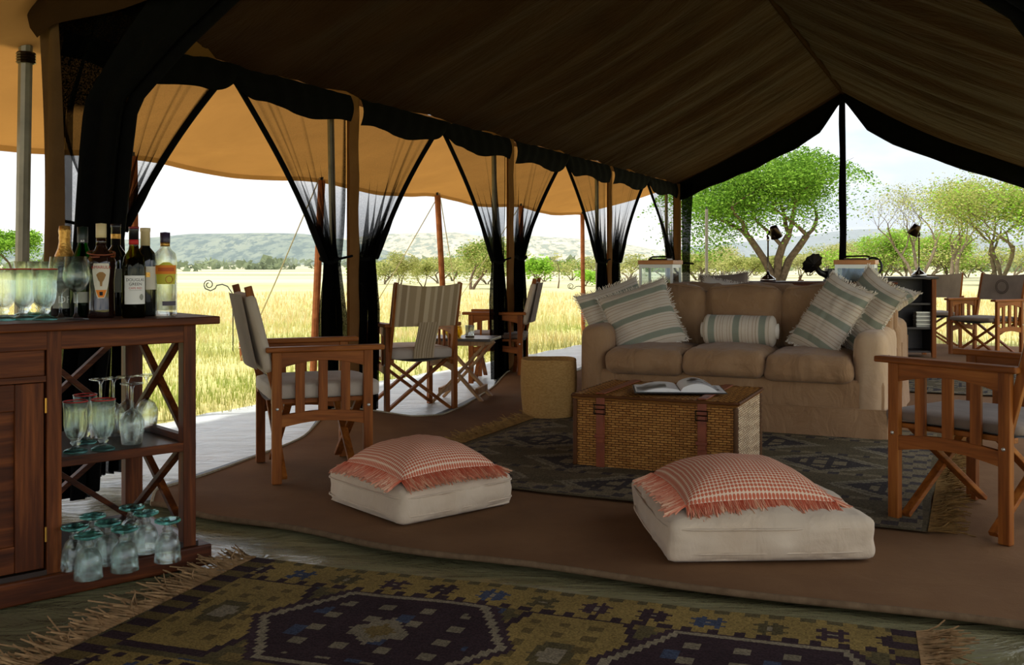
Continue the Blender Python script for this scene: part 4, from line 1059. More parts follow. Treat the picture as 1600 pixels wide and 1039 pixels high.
for x, y in ((0, 0), (TL, 0), (TL, TD), (0, TD)):
    obj('corner_braid', MB().tube([(x, y, i / 24 * (THH - .02)) for i in range(25)], [.012 + .003 * (i % 2) for i in range(25)], 6), M_WICK_LIT if x else M_WICK, tk, smooth=True)
for x in (.135, .635):
    st = MB(); st.bx(x - .022, x + .022, -.016, -.010, .0, THH + .004); st.bx(x - .022, x + .022, -.018, TD * .98, THH + .012, THH + .018)
    s_ = obj('strap', st, M_LEATHER, tk, bevel=.002)
    obj('strap_end', MB().bx(x - .019, x + .019, -.024, -.017, THH * .35, THH * .84), M_LEATHER, s_, bevel=.002)
    bkm = MB(); zb = THH * .82
    bkm.tube([(x - .028, -.024, zb - .022), (x + .028, -.024, zb - .022), (x + .028, -.024, zb + .022), (x - .028, -.024, zb + .022), (x - .028, -.024, zb - .022)], .0035, 6); bkm.tube([(x - .028, -.024, zb), (x + .028, -.024, zb)], .003, 6)
    obj('buckle', bkm, M_BRONZE, s_)
    obj('strap_loop', MB().bx(x - .026, x + .026, -.028, -.015, THH * .42, THH * .47), M_LEATHER, s_, bevel=.002)
bk_c = gp(1060, 610, .37)
bk_ = thing('open_book', 'open magazine with photographs lying on the wicker trunk', 'book', (bk_c.x, bk_c.y, THH + .034), ROT_B + R_(20))
M_PAPER = plain('glossy_paper', (226, 226, 226), .25)
obj('cover', MB().bx(-.222, .222, -.145, .145, -.006, -.001), plain('book_cover', (40, 40, 42), .4), bk_, bevel=.001)
for sg in (-1, 1):
    def pgf(a, b_, sg=sg):
        hh = .030 * math.sin(math.pi * min(1, a * 1.15 + .06)) ** .8 * (1.25 if sg > 0 else .5) + .004 * (1 - a)
        return (sg * .215 * a, -.14 + .28 * b_, .001 + hh * (1 if a > 0 else .3))
    mb = MB().grid(18, 2, pgf); k = len(mb.v)
    mb.grid(18, 1, lambda a, b_, sg=sg: (sg * .215 * a, -.14, .0 + (pgf(a, 0)[2]) * b_)); mb.grid(18, 1, lambda a, b_, sg=sg: (sg * .215 * a, .14, .0 + (pgf(a, 0)[2]) * b_))
    pg = obj('pages', mb, M_PAPER, bk_, smooth=True)
    x0, x1, y0, y1 = (.2, .9, .25, .85) if sg > 0 else (.3, .95, .15, .7)
    ph = MB().grid(10, 6, lambda a, b_: Vector(pgf(x0 + (x1 - x0) * a, y0 + (y1 - y0) * b_)) + Vector((0, 0, .0012)))
    n = NT('printed_photo'); f = n.noise(n.coords('Object'), 14 + 5 * sg, 4); n.bsdf(n.ramp(f, [(.42, lin((40, 42, 46))), (.5, lin((120, 124, 128))), (.6, lin((190, 192, 194)))]), .3)
    obj('printed_photo', ph, n.m, pg, smooth=True)
# basket
bs = thing('woven_basket', 'round honey-coloured woven basket beside the sofa', 'basket', (gp(859, 657).x, gp(859, 657).y + .17, .0))
prof = []; rows = 46
for i in range(rows * 2 + 1):
    z = .37 * i / (rows * 2); t_ = i / (rows * 2); r_ = .165 + .014 * math.sin(t_ * 2.6) + .006 * t_; prof.append((r_ + (.0028 if i % 2 else -.0018), z))
M_BASK = noisy('sisal_coil', (158, 118, 66), (190, 150, 92), 60, .85, 220, .6, stretch=(1, 1, 2.2))
obj('outer_wall', MB().lathe(prof + [(.17, .375), (.16, .372), (.155, .36), (.15, .02), (0, .015)], 64), M_BASK, bs, smooth=True)
obj('rim', MB().tube([(.172 * math.cos(a), .172 * math.sin(a), .372 + .003 * math.sin(a * 3)) for a in np.linspace(0, 6.2832, 60)], .009, 6), M_BASK, bs, smooth=True)

# ------------------------------------------------------------------ floor cushions and orange pillows
def dots_mat():
    n = NT('orange_dotted_weave'); t = n.n('TexCoord'); sp = n.n('SeparateXYZ'); n.l(t.outputs['UV'], sp.inputs[0])
    k = 38
    fx = n.math('SUBTRACT', n.math('FRACT', n.math('MULTIPLY', sp.outputs[0], k)), .5); fy = n.math('SUBTRACT', n.math('FRACT', n.math('MULTIPLY', sp.outputs[1], k)), .5)
    d = n.math('SQRT', n.math('ADD', n.math('MULTIPLY', fx, fx), n.math('MULTIPLY', fy, fy)))
    col = n.ramp(d, [(.0, lin((196, 104, 76))), (.38, lin((198, 108, 80))), (.47, lin((228, 202, 174)))])
    n.bsdf(col, .92, n.math('SUBTRACT', 1, d), .5, .004); return n.m
M_DOTS = dots_mat()
M_FRI = attr_col('coral_fringe', .95)
def floor_cushion(label, corner, e1, e2, size, hgt, seed, lab2, shift, size2, rot2):
    """corner: near bottom corner on the floor, e1/e2 unit edge directions"""
    c = corner + (e1 + e2) * size / 2; ang = math.atan2(e1.y, e1.x)
    t = thing('floor_cushion', label, 'cushion', (c.x, c.y, .004), ang, 'oatmeal floor cushions')
    obj('cover', softbox(size, size, hgt, .028, .05, 30, .014, seed, .02), M_POUF, t, smooth=True)
    for z in (.035, hgt - .02):
        h = size / 2 + .004; pts = []
        for i in range(121):
            a = i / 120 * 2 * math.pi; ca, sa = math.cos(a), math.sin(a)
            x, y = math.copysign(abs(ca) ** .16, ca), math.copysign(abs(sa) ** .16, sa); pts.append((x * h + math.copysign(.013, x) * (1 - y * y), y * h + math.copysign(.013, y) * (1 - x * x), z))
        obj('seam_piping', MB().tube(pts, .0035, 5), M_POUF, t, smooth=True)
    # orange pillow lying on top
    c2 = c + e1 * shift[0] + e2 * shift[1]; zt = .004 + hgt + .062
    q = thing('fringed_pillow', lab2, 'pillow', (c2.x, c2.y, zt), ang + rot2, 'coral fringed pillows')
    mb = MB(); S = size2
    def h_at(x, y):   # underlying crown
        return 0
    for sg in (-1, 1):
        def fn(a, b_):
            x, y = a * 2 - 1, b_ * 2 - 1
            f = max(0, (1 - x ** 2) * (1 - y ** 2)) ** .5
            px = x * (1 - .05 * (1 - y * y)); py = y * (1 - .05 * (1 - x * x))
            droop = -.028 * max(abs(x), abs(y)) ** 3 - .012 * (x * y) ** 2
            nz = mnoise.fractal(Vector((x * 2.4 + seed, y * 2.4, sg)), 1, 2, 3) * .006
            return (px * S / 2, py * S / 2, .016 + droop + (.072 if sg > 0 else -.006) * f + nz * f)
        mb.grid(30, 30, fn)
    obj('cover', mb, M_DOTS, q, smooth=True)
    r = random.Random(seed); path = []; outs = []
    cs = [(-1, -1), (1, -1), (1, 1), (-1, 1), (-1, -1)]
    for k in range(4):
        for i in range(20):
            a = i / 20; x = cs[k][0] + (cs[k + 1][0] - cs[k][0]) * a; y = cs[k][1] + (cs[k + 1][1] - cs[k][1]) * a
            px = x * (1 - .05 * (1 - y * y)); py = y * (1 - .05 * (1 - x * x))
            path.append(Vector((px * S / 2, py * S / 2, .016 - .028 - .012 * (x * y) ** 2)))
            o_ = [(0, -1), (1, 0), (0, 1), (-1, 0)][k]; outs.append(Vector((o_[0], o_[1], -.5)).normalized())
    path.append(path[0].copy()); outs.append(outs[0])
    fr = fringe_pts(path, 1500, .068, lambda tt, k: outs[k], r, .003, .22, 3); o = obj('fringe', fr, M_FRI, q); o['kind'] = 'stuff'
    nr = np.random.default_rng(seed); nst = len(fr.v) // fr.strand; pal = np.array([L3((190, 78, 50)), L3((212, 106, 74)), L3((224, 136, 104)), L3((232, 186, 152)), L3((200, 92, 62))])
    tip = np.tile(np.repeat(np.linspace(0, 1, fr.strand // 3), 3), nst)[:, None]; cc = np.repeat(pal[nr.integers(0, 5, nst)], fr.strand, 0); set_col(o.data, cc * (1 - .35 * tip) + L3((238, 206, 172)) * .35 * tip)
    return t
e1 = Vector((.80, .60, 0)).normalized(); e2 = Vector((-.60, .80, 0)).normalized()
floor_cushion('square oatmeal floor cushion at left under a coral pillow', gp(628, 826), Vector((.76, .65, 0)).normalized(), Vector((-.65, .76, 0)).normalized(), .56, .125, 3, 'coral dotted pillow with fringe lying on the left floor cushion', (-.005, -.01), .46, R_(-3))
floor_cushion('square oatmeal floor cushion at right under a coral pillow', gp(1046, 884), Vector((1, .05, 0)).normalized(), Vector((-.05, 1, 0)).normalized(), .70, .135, 9, 'coral dotted pillow with fringe lying on the right floor cushion', (-.02, .01), .53, R_(2))

# ------------------------------------------------------------------ kilim rugs
def kilim(name, label, loc, rotz, LX, LY, nx, ny, fn, fr_col, seed, fringe=(True, True)):
    t = thing(name, label, 'rug', loc, rotz)
    xs = np.linspace(0, LX, nx + 1); ys = np.linspace(0, -LY, ny + 1)
    X, Y = np.meshgrid(xs, ys); r = np.random.default_rng(seed)
    Z = .006 + .004 * vnoise(X.ravel(), Y.ravel(), 5, seed).reshape(X.shape) + .0012 * r.random(X.shape)
    wob = .008 * np.sin(Y * 7 + seed) * ((X / LX) - .5) * 2; wy = .006 * np.sin(X * 6 + seed)
    V = np.stack([X + wob, Y + wy, Z], -1).reshape(-1, 3)
    i = np.arange(nx * ny); a = (i // nx) * (nx + 1) + i % nx
    F = np.stack([a, a + nx + 1, a + nx + 2, a + 1], 1)
    me = fast_mesh(name, V, F)
    xc = ((i % nx) + .5) / nx; yc = ((i // nx) + .5) / ny
    cols = fn(xc, yc, r); cols = cols * (.68 + .64 * r.random((len(cols), 1))) * (1 + .25 * vnoise(xc * LX, yc * LY, 9, seed + 1))[:, None]
    set_col(me, np.repeat(cols, 4, 0), 'Col', 'CORNER')
    obj('weave', me, M_RUG, t)
    m = NT(name + '_fringe'); f = m.noise(m.coords('Object'), 30, 3); m.bsdf(m.ramp(f, [(.3, lin(fr_col)), (.7, lin(tuple(min(255, c * 1.35) for c in fr_col)))]), .95)
    rr = random.Random(seed)
    for sx, on in ((0, fringe[0]), (1, fringe[1])):
        if not on: continue
        path = [Vector((sx * LX, -LY * k / 20, .008)) for k in range(21)]
        fr = fringe_pts(path, int(LY * 260), .10, lambda tt, k: Vector((1 if sx else -1, rr.uniform(-.5, .5), rr.uniform(0, .22))), rr, .0028, .5, 3)
        o = obj('fringe', fr, m.m, t); o['kind'] = 'stuff'
    return t
def step(v, k): return np.floor(v * k) / k
def pat_front(x, y, r):
    X, Y = step(x * 2.08, 72), step(y * 1.0, 100); n = len(x)
    och, och2, pur, blu, crm, olv = L3((132, 110, 62)), L3((110, 92, 54)), L3((54, 40, 42)), L3((60, 66, 82)), L3((126, 114, 92)), L3((84, 74, 48))
    c = np.tile(olv, (n, 1)).astype(float)
    ph = (X - .694) / .98; fx = (ph - np.round(ph)) * .98; fy = Y - .47
    h1 = np.maximum(np.abs(fy) / .25, (np.abs(fx) + np.abs(fy) * .55) / .34)         # plum hexagons
    g_ = (np.abs(fx) - .49); h2 = np.maximum(np.abs(fy) / .27, (np.abs(g_) + np.abs(fy) * .25) / .20)   # ochre blocks between
    c[h2 < 1.12] = pur; c[h2 < 1.0] = och; sp = (h2 < .85) & (np.floor(X * 34) % 3 < 1) & (np.floor(Y * 50) % 4 < 2); c[sp] = och2 * .75
    c[h2 < .3] = olv; c[h2 < .18] = crm
    c[h1 < 1.16] = pur * 1.2; c[h1 < 1.08] = crm; c[h1 < 1.0] = pur
    fl = (h1 < .86) & (np.floor(X * 24) % 3 < 1) & (np.floor((Y + .02) * 30) % 3 < 1); c[fl] = crm * .85
    bl = (h1 < .86) & (np.floor(X * 24 + 1) % 6 < 1) & (np.floor(Y * 30) % 5 < 2); c[bl] = blu
    ce = (np.abs(fx) + np.abs(fy) * .8) < .085; c[ce] = crm * .9; c[(np.abs(fx) + np.abs(fy) * .8) < .045] = och2
    ol = (h1 > 1.16) & (h2 > 1.12) & (np.floor(X * 40) % 4 < 2) & (np.floor(Y * 44) % 4 < 2); c[ol] = och2
    ob = (h1 > 1.16) & (h2 > 1.12) & (np.floor(X * 30) % 9 < 2) & (np.floor(Y * 30) % 6 < 2); c[ob] = blu
    bd = np.minimum(Y, 1.0 - Y); g = bd < .19; c[g] = och
    m = (X * 6.2) % 1; mm = np.floor(X * 6.2).astype(int) % 4; my = (bd - .10) / .07
    star = (np.abs(m - .5) * 1.7 + np.abs(my) * .8) < .72; cr_ = ((np.abs(m - .5) < .06) & (np.abs(my) > .3)) | ((np.abs(my) < .16) & (np.abs(m - .5) > .2))
    sc_ = np.array([pur, blu, olv * .9, pur * 1.3])[mm]; sel = g & star & ~cr_; c[sel] = sc_[sel]; cc_ = g & ((np.abs(m - .5) + np.abs(my) * .2) < .05); c[cc_] = crm
    e1_ = g & (np.abs(bd - .172) < .014) & (np.floor(X * 30) % 2 < 1); c[e1_] = pur; e2_ = g & (bd < .022) & (np.floor(X * 26) % 2 < 1); c[e2_] = olv
    bx_ = np.minimum(X, 2.08 - X); gx = bx_ < .07; c[gx] = och2 * .75; gx2 = gx & (np.floor(Y * 40) % 4 < 2); c[gx2] = pur
    return c
def pat_inner(x, y, r):
    X, Y = step(x, 150), step(y, 150); n = len(x)
    g1, g2, dk, crm, olv = L3((96, 86, 70)), L3((112, 100, 78)), L3((58, 52, 50)), L3((120, 110, 90)), L3((88, 78, 58))
    c = np.tile(g1, (n, 1)).astype(float)
    bd = np.minimum(np.minimum(X, 1 - X) * 1.0, np.minimum(Y, 1 - Y))
    row = np.floor(Y * 5); fy = Y * 5 - row - .5; fx = (X * 3.2 + .5 * (row % 2)) % 1 - .5
    hd = np.abs(fx) * 1.5 + np.abs(fy) * 1.1
    c[hd > .62] = olv; c[(hd > .55) & (hd <= .62)] = crm; c[(hd <= .45)] = dk; c[(hd > .45) & (hd <= .5)] = crm * .9
    gr = (hd < .33) & ((np.floor(X * 75) % 3 < 2) & (np.floor(Y * 75) % 4 < 3)) & (np.abs(fx) < .16); c[gr] = g2
    st = (np.abs(fy) > .44); c[st] = g2; st2 = st & (np.floor(X * 60) % 3 < 1); c[st2] = dk * 1.3
    c[bd < .07] = g2; z = (bd < .07) & ((np.floor(X * 40) + np.floor(Y * 40)) % 3 < 1); c[z] = dk * 1.5
    c[bd < .02] = olv
    return c
rc = gp(400, 872); kilim('kilim_rug', 'ochre and plum patterned kilim rug in the foreground', (rc.x, rc.y, -.004), R_(-19.2), 2.08, 1.0, 440, 240, pat_front, (124, 98, 68), 3)
r0 = T(1.09, 6.35, .012); kilim('kilim_rug', 'grey patterned kilim rug under the wicker trunk and sofa', (r0.x, r0.y, .004), ROT_B, 2.4, 2.37, 380, 380, pat_inner, (112, 86, 50), 5)
r0 = T(2.6, 10.4, .012); kilim('kilim_rug', 'grey patterned kilim rug on the floor behind the sofas', (r0.x, r0.y, .004), ROT_B, 1.5, 2.1, 200, 260, pat_inner, (112, 86, 50), 8, (False, True))

# ------------------------------------------------------------------ folding side table with jar and glass
ft = thing('folding_table', 'pale wooden folding table with crossed legs beside the striped chair', 'table', (pd(724, 7.45).x, 7.45, -.022), R_(-12))
obj('table_top', MB().bx(-.25, .25, -.19, .19, .455, .475), noisy('grey_table_top', (84, 82, 78), (106, 104, 98), 8, .3), ft, bevel=.004)
obj('top_frame', MB().bx(-.2, .2, -.15, .15, .42, .455), WOOD_L, ft, bevel=.003)
for y in (-.15, .15):
    for sg in (-1, 1): obj('leg', MB().bar((-sg * .2, y + sg * .012, 0), (sg * .2, y + sg * .012, .43), .02, .05, (0, 1, 0)), WOOD_L, ft, bevel=.003)
for sx in (-1, 1): obj('stretcher', MB().bx(sx * .14 - .012, sx * .14 + .012, -.15, .15, .06, .11), WOOD_L, ft, bevel=.003)
jr = thing('glass_jar', 'round yellowish glass jar on the folding table', 'jar', ft.location + Vector((-.07, -.03, .475)))
obj('bowl', MB().lathe([(.0, 0), (.05, .0), (.066, .03), (.06, .075), (.045, .1), (.048, .105), (.043, .105), (.055, .07), (.06, .03), (.045, .006), (0, .006)], 20), glass_mat('amber_glass', (236, 220, 150)), jr, smooth=True)
obj('candle', MB().lathe([(0, .007), (.03, .007), (.03, .04), (0, .04)], 16), plain('wax', (226, 216, 180), .6), jr)
jg = thing('tumbler', 'small clear tumbler with dark base on the folding table', 'glass', ft.location + Vector((.05, -.05, .475)))
obj('wall', MB().lathe([(0, .012), (.03, .012), (.036, .09), (.034, .09), (.028, .016), (0, .016)], 18), M_GLASS, jg, smooth=True); obj('base', MB().lathe([(0, 0), (.034, 0), (.034, .012), (0, .012)], 18), M_BRONZE, jg)

# ------------------------------------------------------------------ shepherd hooks in the grass
def hook(label, base, h, sgn, rot):
    t = thing('garden_hook', label, 'hook', base, rot, 'iron hooks in the grass')
    obj('stem', MB().tube([(0, 0, -.02), (0, 0, h * .6), (-.01 * sgn, 0, h * .88), (-.06 * sgn, 0, h * .97), (-.12 * sgn, 0, h), (-.18 * sgn, 0, h * .985), (-.2 * sgn, 0, h * .94), (-.25 * sgn, 0, h * .91), (-.31 * sgn, 0, h * .94), (-.325 * sgn, 0, h * .99)], .007, 6), M_IRON, t, smooth=True)
    sp = [(-.27 * sgn - (.055 - .035 * k / 14) * math.cos(k * .55) * sgn, 0, h * .995 + (.055 - .035 * k / 14) * math.sin(k * .55)) for k in range(15)]
    obj('curl', MB().tube(sp, .006, 6), M_IRON, t, smooth=True)
hook('black iron scroll hook standing in grass left of the pale chair', gp(364, 556, -.03), .80, 1, 0)
hook('black iron scroll hook in grass behind the left sofa pillows', gp(915, 500, -.03), .62, 1, 0)

# ------------------------------------------------------------------ desk, cabinet, lamps, iron machine at the far gable
dk0 = pd(1156, 10.0)
dk = thing('writing_desk', 'long dark wooden desk behind the sofas carrying a lamp and machine', 'desk', (dk0.x, dk0.y, 0), R_(-4))
obj('desk_top', MB().bx(0, 1.55, 0, .55, .795, .82), 'wood_d', dk, bevel=.004)
obj('front_rail', MB().bx(.04, 1.51, .03, .05, .72, .795), 'wood_d', dk); obj('back_panel', MB().bx(.12, 1.43, .5, .515, .2, .76), WOOD_BLACK, dk)
for x in (.05, 1.5):
    for y in (.05, .5): obj('leg', MB().bx(x - .025, x + .025, y - .025, y + .025, 0, .795), 'wood_d', dk, bevel=.003)
for x in (.05, 1.5):
    for sg in (-1, 1): obj('brace', MB().bar((x, .275 - sg * .2, .1), (x, .275 + sg * .2, .72), .02, .03, (1, 0, 0)), 'wood_d', dk)
cb0 = pd(1462, 10.6)
cb = thing('black_cabinet', 'black cabinet with teak crossed side frame below the right-hand lamp', 'cabinet', (cb0.x, cb0.y, 0), R_(-8))
obj('cabinet_top', MB().bx(-.92, .03, -.02, .42, .835, .86), WOOD_BLACK, cb, bevel=.004); obj('back_panel', MB().bx(-.88, -.03, .36, .38, .05, .835), WOOD_BLACK, cb)
for z in (.05, .30, .56): obj('shelf', MB().bx(-.88, -.03, .02, .37, z, z + .02), WOOD_BLACK, cb)
for x in (-.9, -.02):
    for y in (.0, .38): obj('post', MB().bx(x - .022, x + .022, y - .022, y + .022, 0, .835), 'wood', cb, bevel=.003)
    for z0, z1 in ((.06, .44), (.46, .82)):
        for sg in (-1, 1): obj('brace', MB().bar((x + .005 * sg, .19 - sg * .17, z0), (x + .005 * sg, .19 + sg * .17, z1), .016, .022, (1, 0, 0)), 'wood', cb)
    obj('side_rail', MB().bx(x - .015, x + .015, .0, .38, .435, .465), 'wood', cb); obj('side_panel', MB().bx(x - .02 - .004, x - .02, .02, .36, .05, .83), WOOD_BLACK, cb)
for k in range(4):
    z = .322 + k * .042; p_ = cb0 + Vector((-.10, .12, 0))
    b0 = thing('stacked_box', ['lowest pale box in the stack on the cabinet shelf', 'second pale box from below on the cabinet shelf', 'third pale box from below on the cabinet shelf', 'topmost pale box on the cabinet shelf'][k], 'box', (p_.x, p_.y, z - .002), R_(-8), 'boxes on the cabinet shelf')
    obj('box_body', MB().bx(-.07, .07, -.07, .07, 0, .034), noisy('pale_tin', (150, 150, 140), (180, 178, 166), 9, .5), b0, bevel=.003); obj('box_lid', MB().bx(-.073, .073, -.073, .073, .030, .039), M_STEEL, b0)
def desk_lamp(label, loc, sgn, h=.46):
    t = thing('desk_lamp', label, 'lamp', loc, 0, 'bronze reading lamps')
    obj('base', MB().lathe([(0, 0), (.078, 0), (.078, .028), (.066, .034), (.05, .05), (.03, .062), (.016, .075), (.012, .1), (0, .1)], 24), M_CHROME, t, smooth=True)
    obj('pole', MB().lathe([(.0085, .08), (.0085, h * .82), (.014, h * .83), (.014, h * .88), (.0, h * .89)], 10), M_CHROME, t, smooth=True)
    obj('arm', MB().tube([(0, 0, h * .86), (-.01 * sgn, 0, h * .92), (.03 * sgn, 0, h * 1.06)], .008, 6), M_BRONZE, t)
    obj('knuckle', MB().lathe([(0, -.012), (.012, -.008), (.014, 0), (.012, .008), (0, .012)], 10, (0, 0, h * .9)), M_BRONZE, t, smooth=True)
    sh = obj('shade', MB().lathe([(.0, .12), (.035, .12), (.038, .115), (.062, 0), (.060, .0), (.034, .112), (0, .112)], 24), M_BRONZE, t, smooth=True)
    sh.location = (.085 * sgn, -.02, h * .905); sh.rotation_euler = (R_(18), R_(-24) * sgn, 0)
    obj('bulb', MB().lathe([(0, .02), (.02, .03), (.022, .05), (.012, .075), (0, .08)], 12), M_PANE, sh, smooth=True)
p_ = pd(1200, 10.2); desk_lamp('bronze reading lamp on the desk below the big acacia', (p_.x, p_.y, .82), 1, .50)
p_ = pd(1436, 10.75); desk_lamp('bronze reading lamp standing on the black cabinet', (p_.x, p_.y, .86), -1, .50)
p_ = pd(1312, 10.25); im = thing('iron_machine', 'black cast-iron antique machine with scalloped dish and spoked hand wheel', 'machine', (p_.x, p_.y, .82), R_(0))
obj('body', MB().bx(-.14, .28, -.06, .06, .0, .13).bx(-.15, .29, -.075, .075, 0, .02), M_IRON, im, bevel=.008)
obj('neck', MB().tube([(-.10, 0, .05), (-.2, 0, .09), (-.27, 0, .17)], [.04, .032, .03], 10), M_IRON, im, smooth=True)
dsh = MB(); nn = 36; vs = [(0, 0, 0)] + [((.115 + .008 * math.cos(j * 10 / nn * 6.2832)) * math.cos(6.2832 * j / nn), (.115 + .008 * math.cos(j * 10 / nn * 6.2832)) * math.sin(6.2832 * j / nn), .05) for j in range(nn)] + [(0, 0, .02)]
fs = [(0, 1 + j, 1 + (j + 1) % nn) for j in range(nn)] + [(nn + 1, 1 + (j + 1) % nn, 1 + j) for j in range(nn)]; dsh.add(vs, fs)
o = obj('scalloped_dish', dsh, M_IRON, im); o.location = (-.255, 0, .16); o.rotation_euler = (R_(30), R_(-55), 0)
wh = obj('hand_wheel', MB().tube([(.0, .09 * math.cos(a), .09 * math.sin(a)) for a in np.linspace(0, 6.2832, 26)], .013, 6), M_IRON, im, smooth=True); wh.location = (.34, 0, .15); wh.rotation_euler = (0, 0, R_(55))
for k in range(3):
    a = k * math.pi / 3; obj('spoke', MB().bar((0, -.085 * math.cos(a), -.085 * math.sin(a)), (0, .085 * math.cos(a), .085 * math.sin(a)), .012, .018, (1, 0, 0)), M_IRON, wh)
obj('axle', MB().tube([(.26, 0, .12), (.36, 0, .15)], .015, 8), M_IRON, im)
p_ = pd(1250, 10.4); nb = thing('small_block', 'small wooden block standing on the desk between lamp and machine', 'ornament', (p_.x, p_.y, .82)); obj('block', MB().bx(-.012, .012, -.012, .012, 0, .045), WOOD_L, nb, bevel=.002); obj('foot', MB().bx(-.02, .035, -.015, .015, 0, .012), WOOD_L, nb, bevel=.002)

# ------------------------------------------------------------------ bar cabinet
BRZ = math.atan2(.67, .74); BX = Vector((math.cos(BRZ), math.sin(BRZ), 0)); BY = Vector((-math.sin(BRZ), math.cos(BRZ), 0)); BO = Vector((-1.03, 3.36, -.012))
ZT = .823 + .012
br = thing('bar_cabinet', 'dark wooden bar cabinet with open crossed shelves at the left edge', 'cabinet', BO, BRZ)
DPT = .52
bart = obj('bar_top', MB().bx(-1.6, .035, -.03, DPT + .03, ZT - .026, ZT), 'wood_d', br, bevel=.004)
obj('apron', MB().bx(-1.55, -.04, .0, .03, ZT - .085, ZT - .026), 'wood_d', br, bevel=.003)
obj('apron', MB().bx(-1.55, -.04, DPT - .03, DPT, ZT - .07, ZT - .026), 'wood_d', br, bevel=.003)
obj('apron', MB().bx(-.07, -.04, .03, DPT - .03, ZT - .07, ZT - .026), 'wood_d', br, bevel=.003)
obj('plinth', MB().bx(-1.58, .01, -.02, DPT + .01, .0, .07), 'wood_d', br, bevel=.006)
obj('bottom_shelf', MB().bx(-1.55, -.03, .0, DPT, .07, .085), WOOD_BLACK, br)
for x in (-.06, -.49):
    for y in (.02, DPT - .025):
        wd = .022 if y < .1 else .032
        obj('post', MB().bx(x - wd, x + wd, y - .022, y + .022, .07, ZT - .026), 'wood_d', br, bevel=.003)
SHZ = .405 + .012
shf = obj('middle_shelf', MB().bx(-.51, -.035, .004, DPT - .01, SHZ - .026, SHZ), WOOD_BLACK, br, bevel=.003)
obj('shelf_edge', MB().bx(-.47, -.08, .0, .016, SHZ - .028, SHZ + .001), 'wood_d', shf, bevel=.002)
obj('shelf_rail', MB().bx(-.075, -.05, .04, DPT - .05, SHZ, SHZ + .022), 'wood_d', shf)
for z0, z1 in ((.09, SHZ - .03), (SHZ + .01, ZT - .07)):
    for sg in (-1, 1):
        ym = DPT / 2; obj('end_brace', MB().bar((-.062 + .012 * sg, ym - sg * (ym - .04), z0), (-.062 + .012 * sg, ym + sg * (ym - .04), z1), .018, .026, (1, 0, 0)), 'wood_d', br, bevel=.002)
        xm = -.275; obj('back_brace', MB().bar((xm - sg * .19, DPT - .025 + .01 * sg, z0), (xm + sg * .19, DPT - .025 + .01 * sg, z1), .018, .03, (0, 1, 0)), 'wood_d', br, bevel=.002)
obj('divider_panel', MB().bx(-.53, -.512, .03, DPT - .02, .07, ZT - .026), 'wood_d', br)
obj('carcass', MB().bx(-1.55, -.53, .05, DPT - .01, .08, ZT - .03), 'wood_d', br)
obj('drawer_front', MB().bx(-1.12, -.515, .006, .03, .672, .776), 'wood_d', br, bevel=.003)
obj('drawer_rail', MB().bx(-1.12, -.513, .002, .03, .655, .672), 'wood_d', br)
dr = obj('door', MB().bx(-.60, -.518, .004, .03, .09, .652), 'wood_d', br, bevel=.003)
obj('door_stile', MB().bx(-1.10, -1.02, .004, .03, .09, .652), 'wood_d', dr, bevel=.003)
for z in (.09, .572): obj('door_rail', MB().bx(-1.02, -.60, .006, .03, z, z + .08), 'wood_d', dr, bevel=.003)
obj('door_panel', MB().bx(-1.02, -.60, .018, .03, .17, .572), 'wood_d', dr)
for z in (.17, .56): obj('hinge', MB().lathe([(.004, 0), (.004, .045)], 8, (-.514, .002, z)), M_BRASS, dr)
def on_bar(px, py, z): return gp(px, py, z)
ZB = ZT - .012

# ------------------------------------------------------------------ glasses
def goblet_profile(h=.16, r=.036):
    return [(0, 0), (r * .95, 0), (r * .98, .005), (r * .5, .010), (.013, .015), (.011, .022), (.017, .029), (.014, .035), (r * .45, .040), (r * .72, .050), (r * .90, .067), (r * .97, .088), (r * .96, h * .78), (r * 1.03, h), (r * .985, h), (r * .91, h * .78), (r * .91, .088), (r * .84, .070), (r * .66, .054), (r * .38, .044), (0, .041)]
def wine_profile(h=.20, r=.04):
    return [(0, 0), (r * .92, 0), (r * .92, .003), (.01, .008), (.0045, .02), (.0042, h * .40), (.008, h * .43), (r * .7, h * .50), (r * .98, h * .62), (r, h * .70), (r * .80, h), (r * .78, h), (r * .965, h * .70), (r * .94, h * .62), (r * .66, h * .515), (0, h * .455)]
ME = {}
def cup(kind):
    if kind in ME: return ME[kind]
    p = {'goblet': goblet_profile(), 'wine': wine_profile(), 'tumbler': goblet_profile(.185, .038), 'low': goblet_profile(.128, .04)}[kind]
    me = mesh_of(kind + '_glass', MB().lathe(p, 28), True); fix_normals(me); ME[kind] = me; return me
M_RED = plain('red_rim', (170, 40, 34), .25)
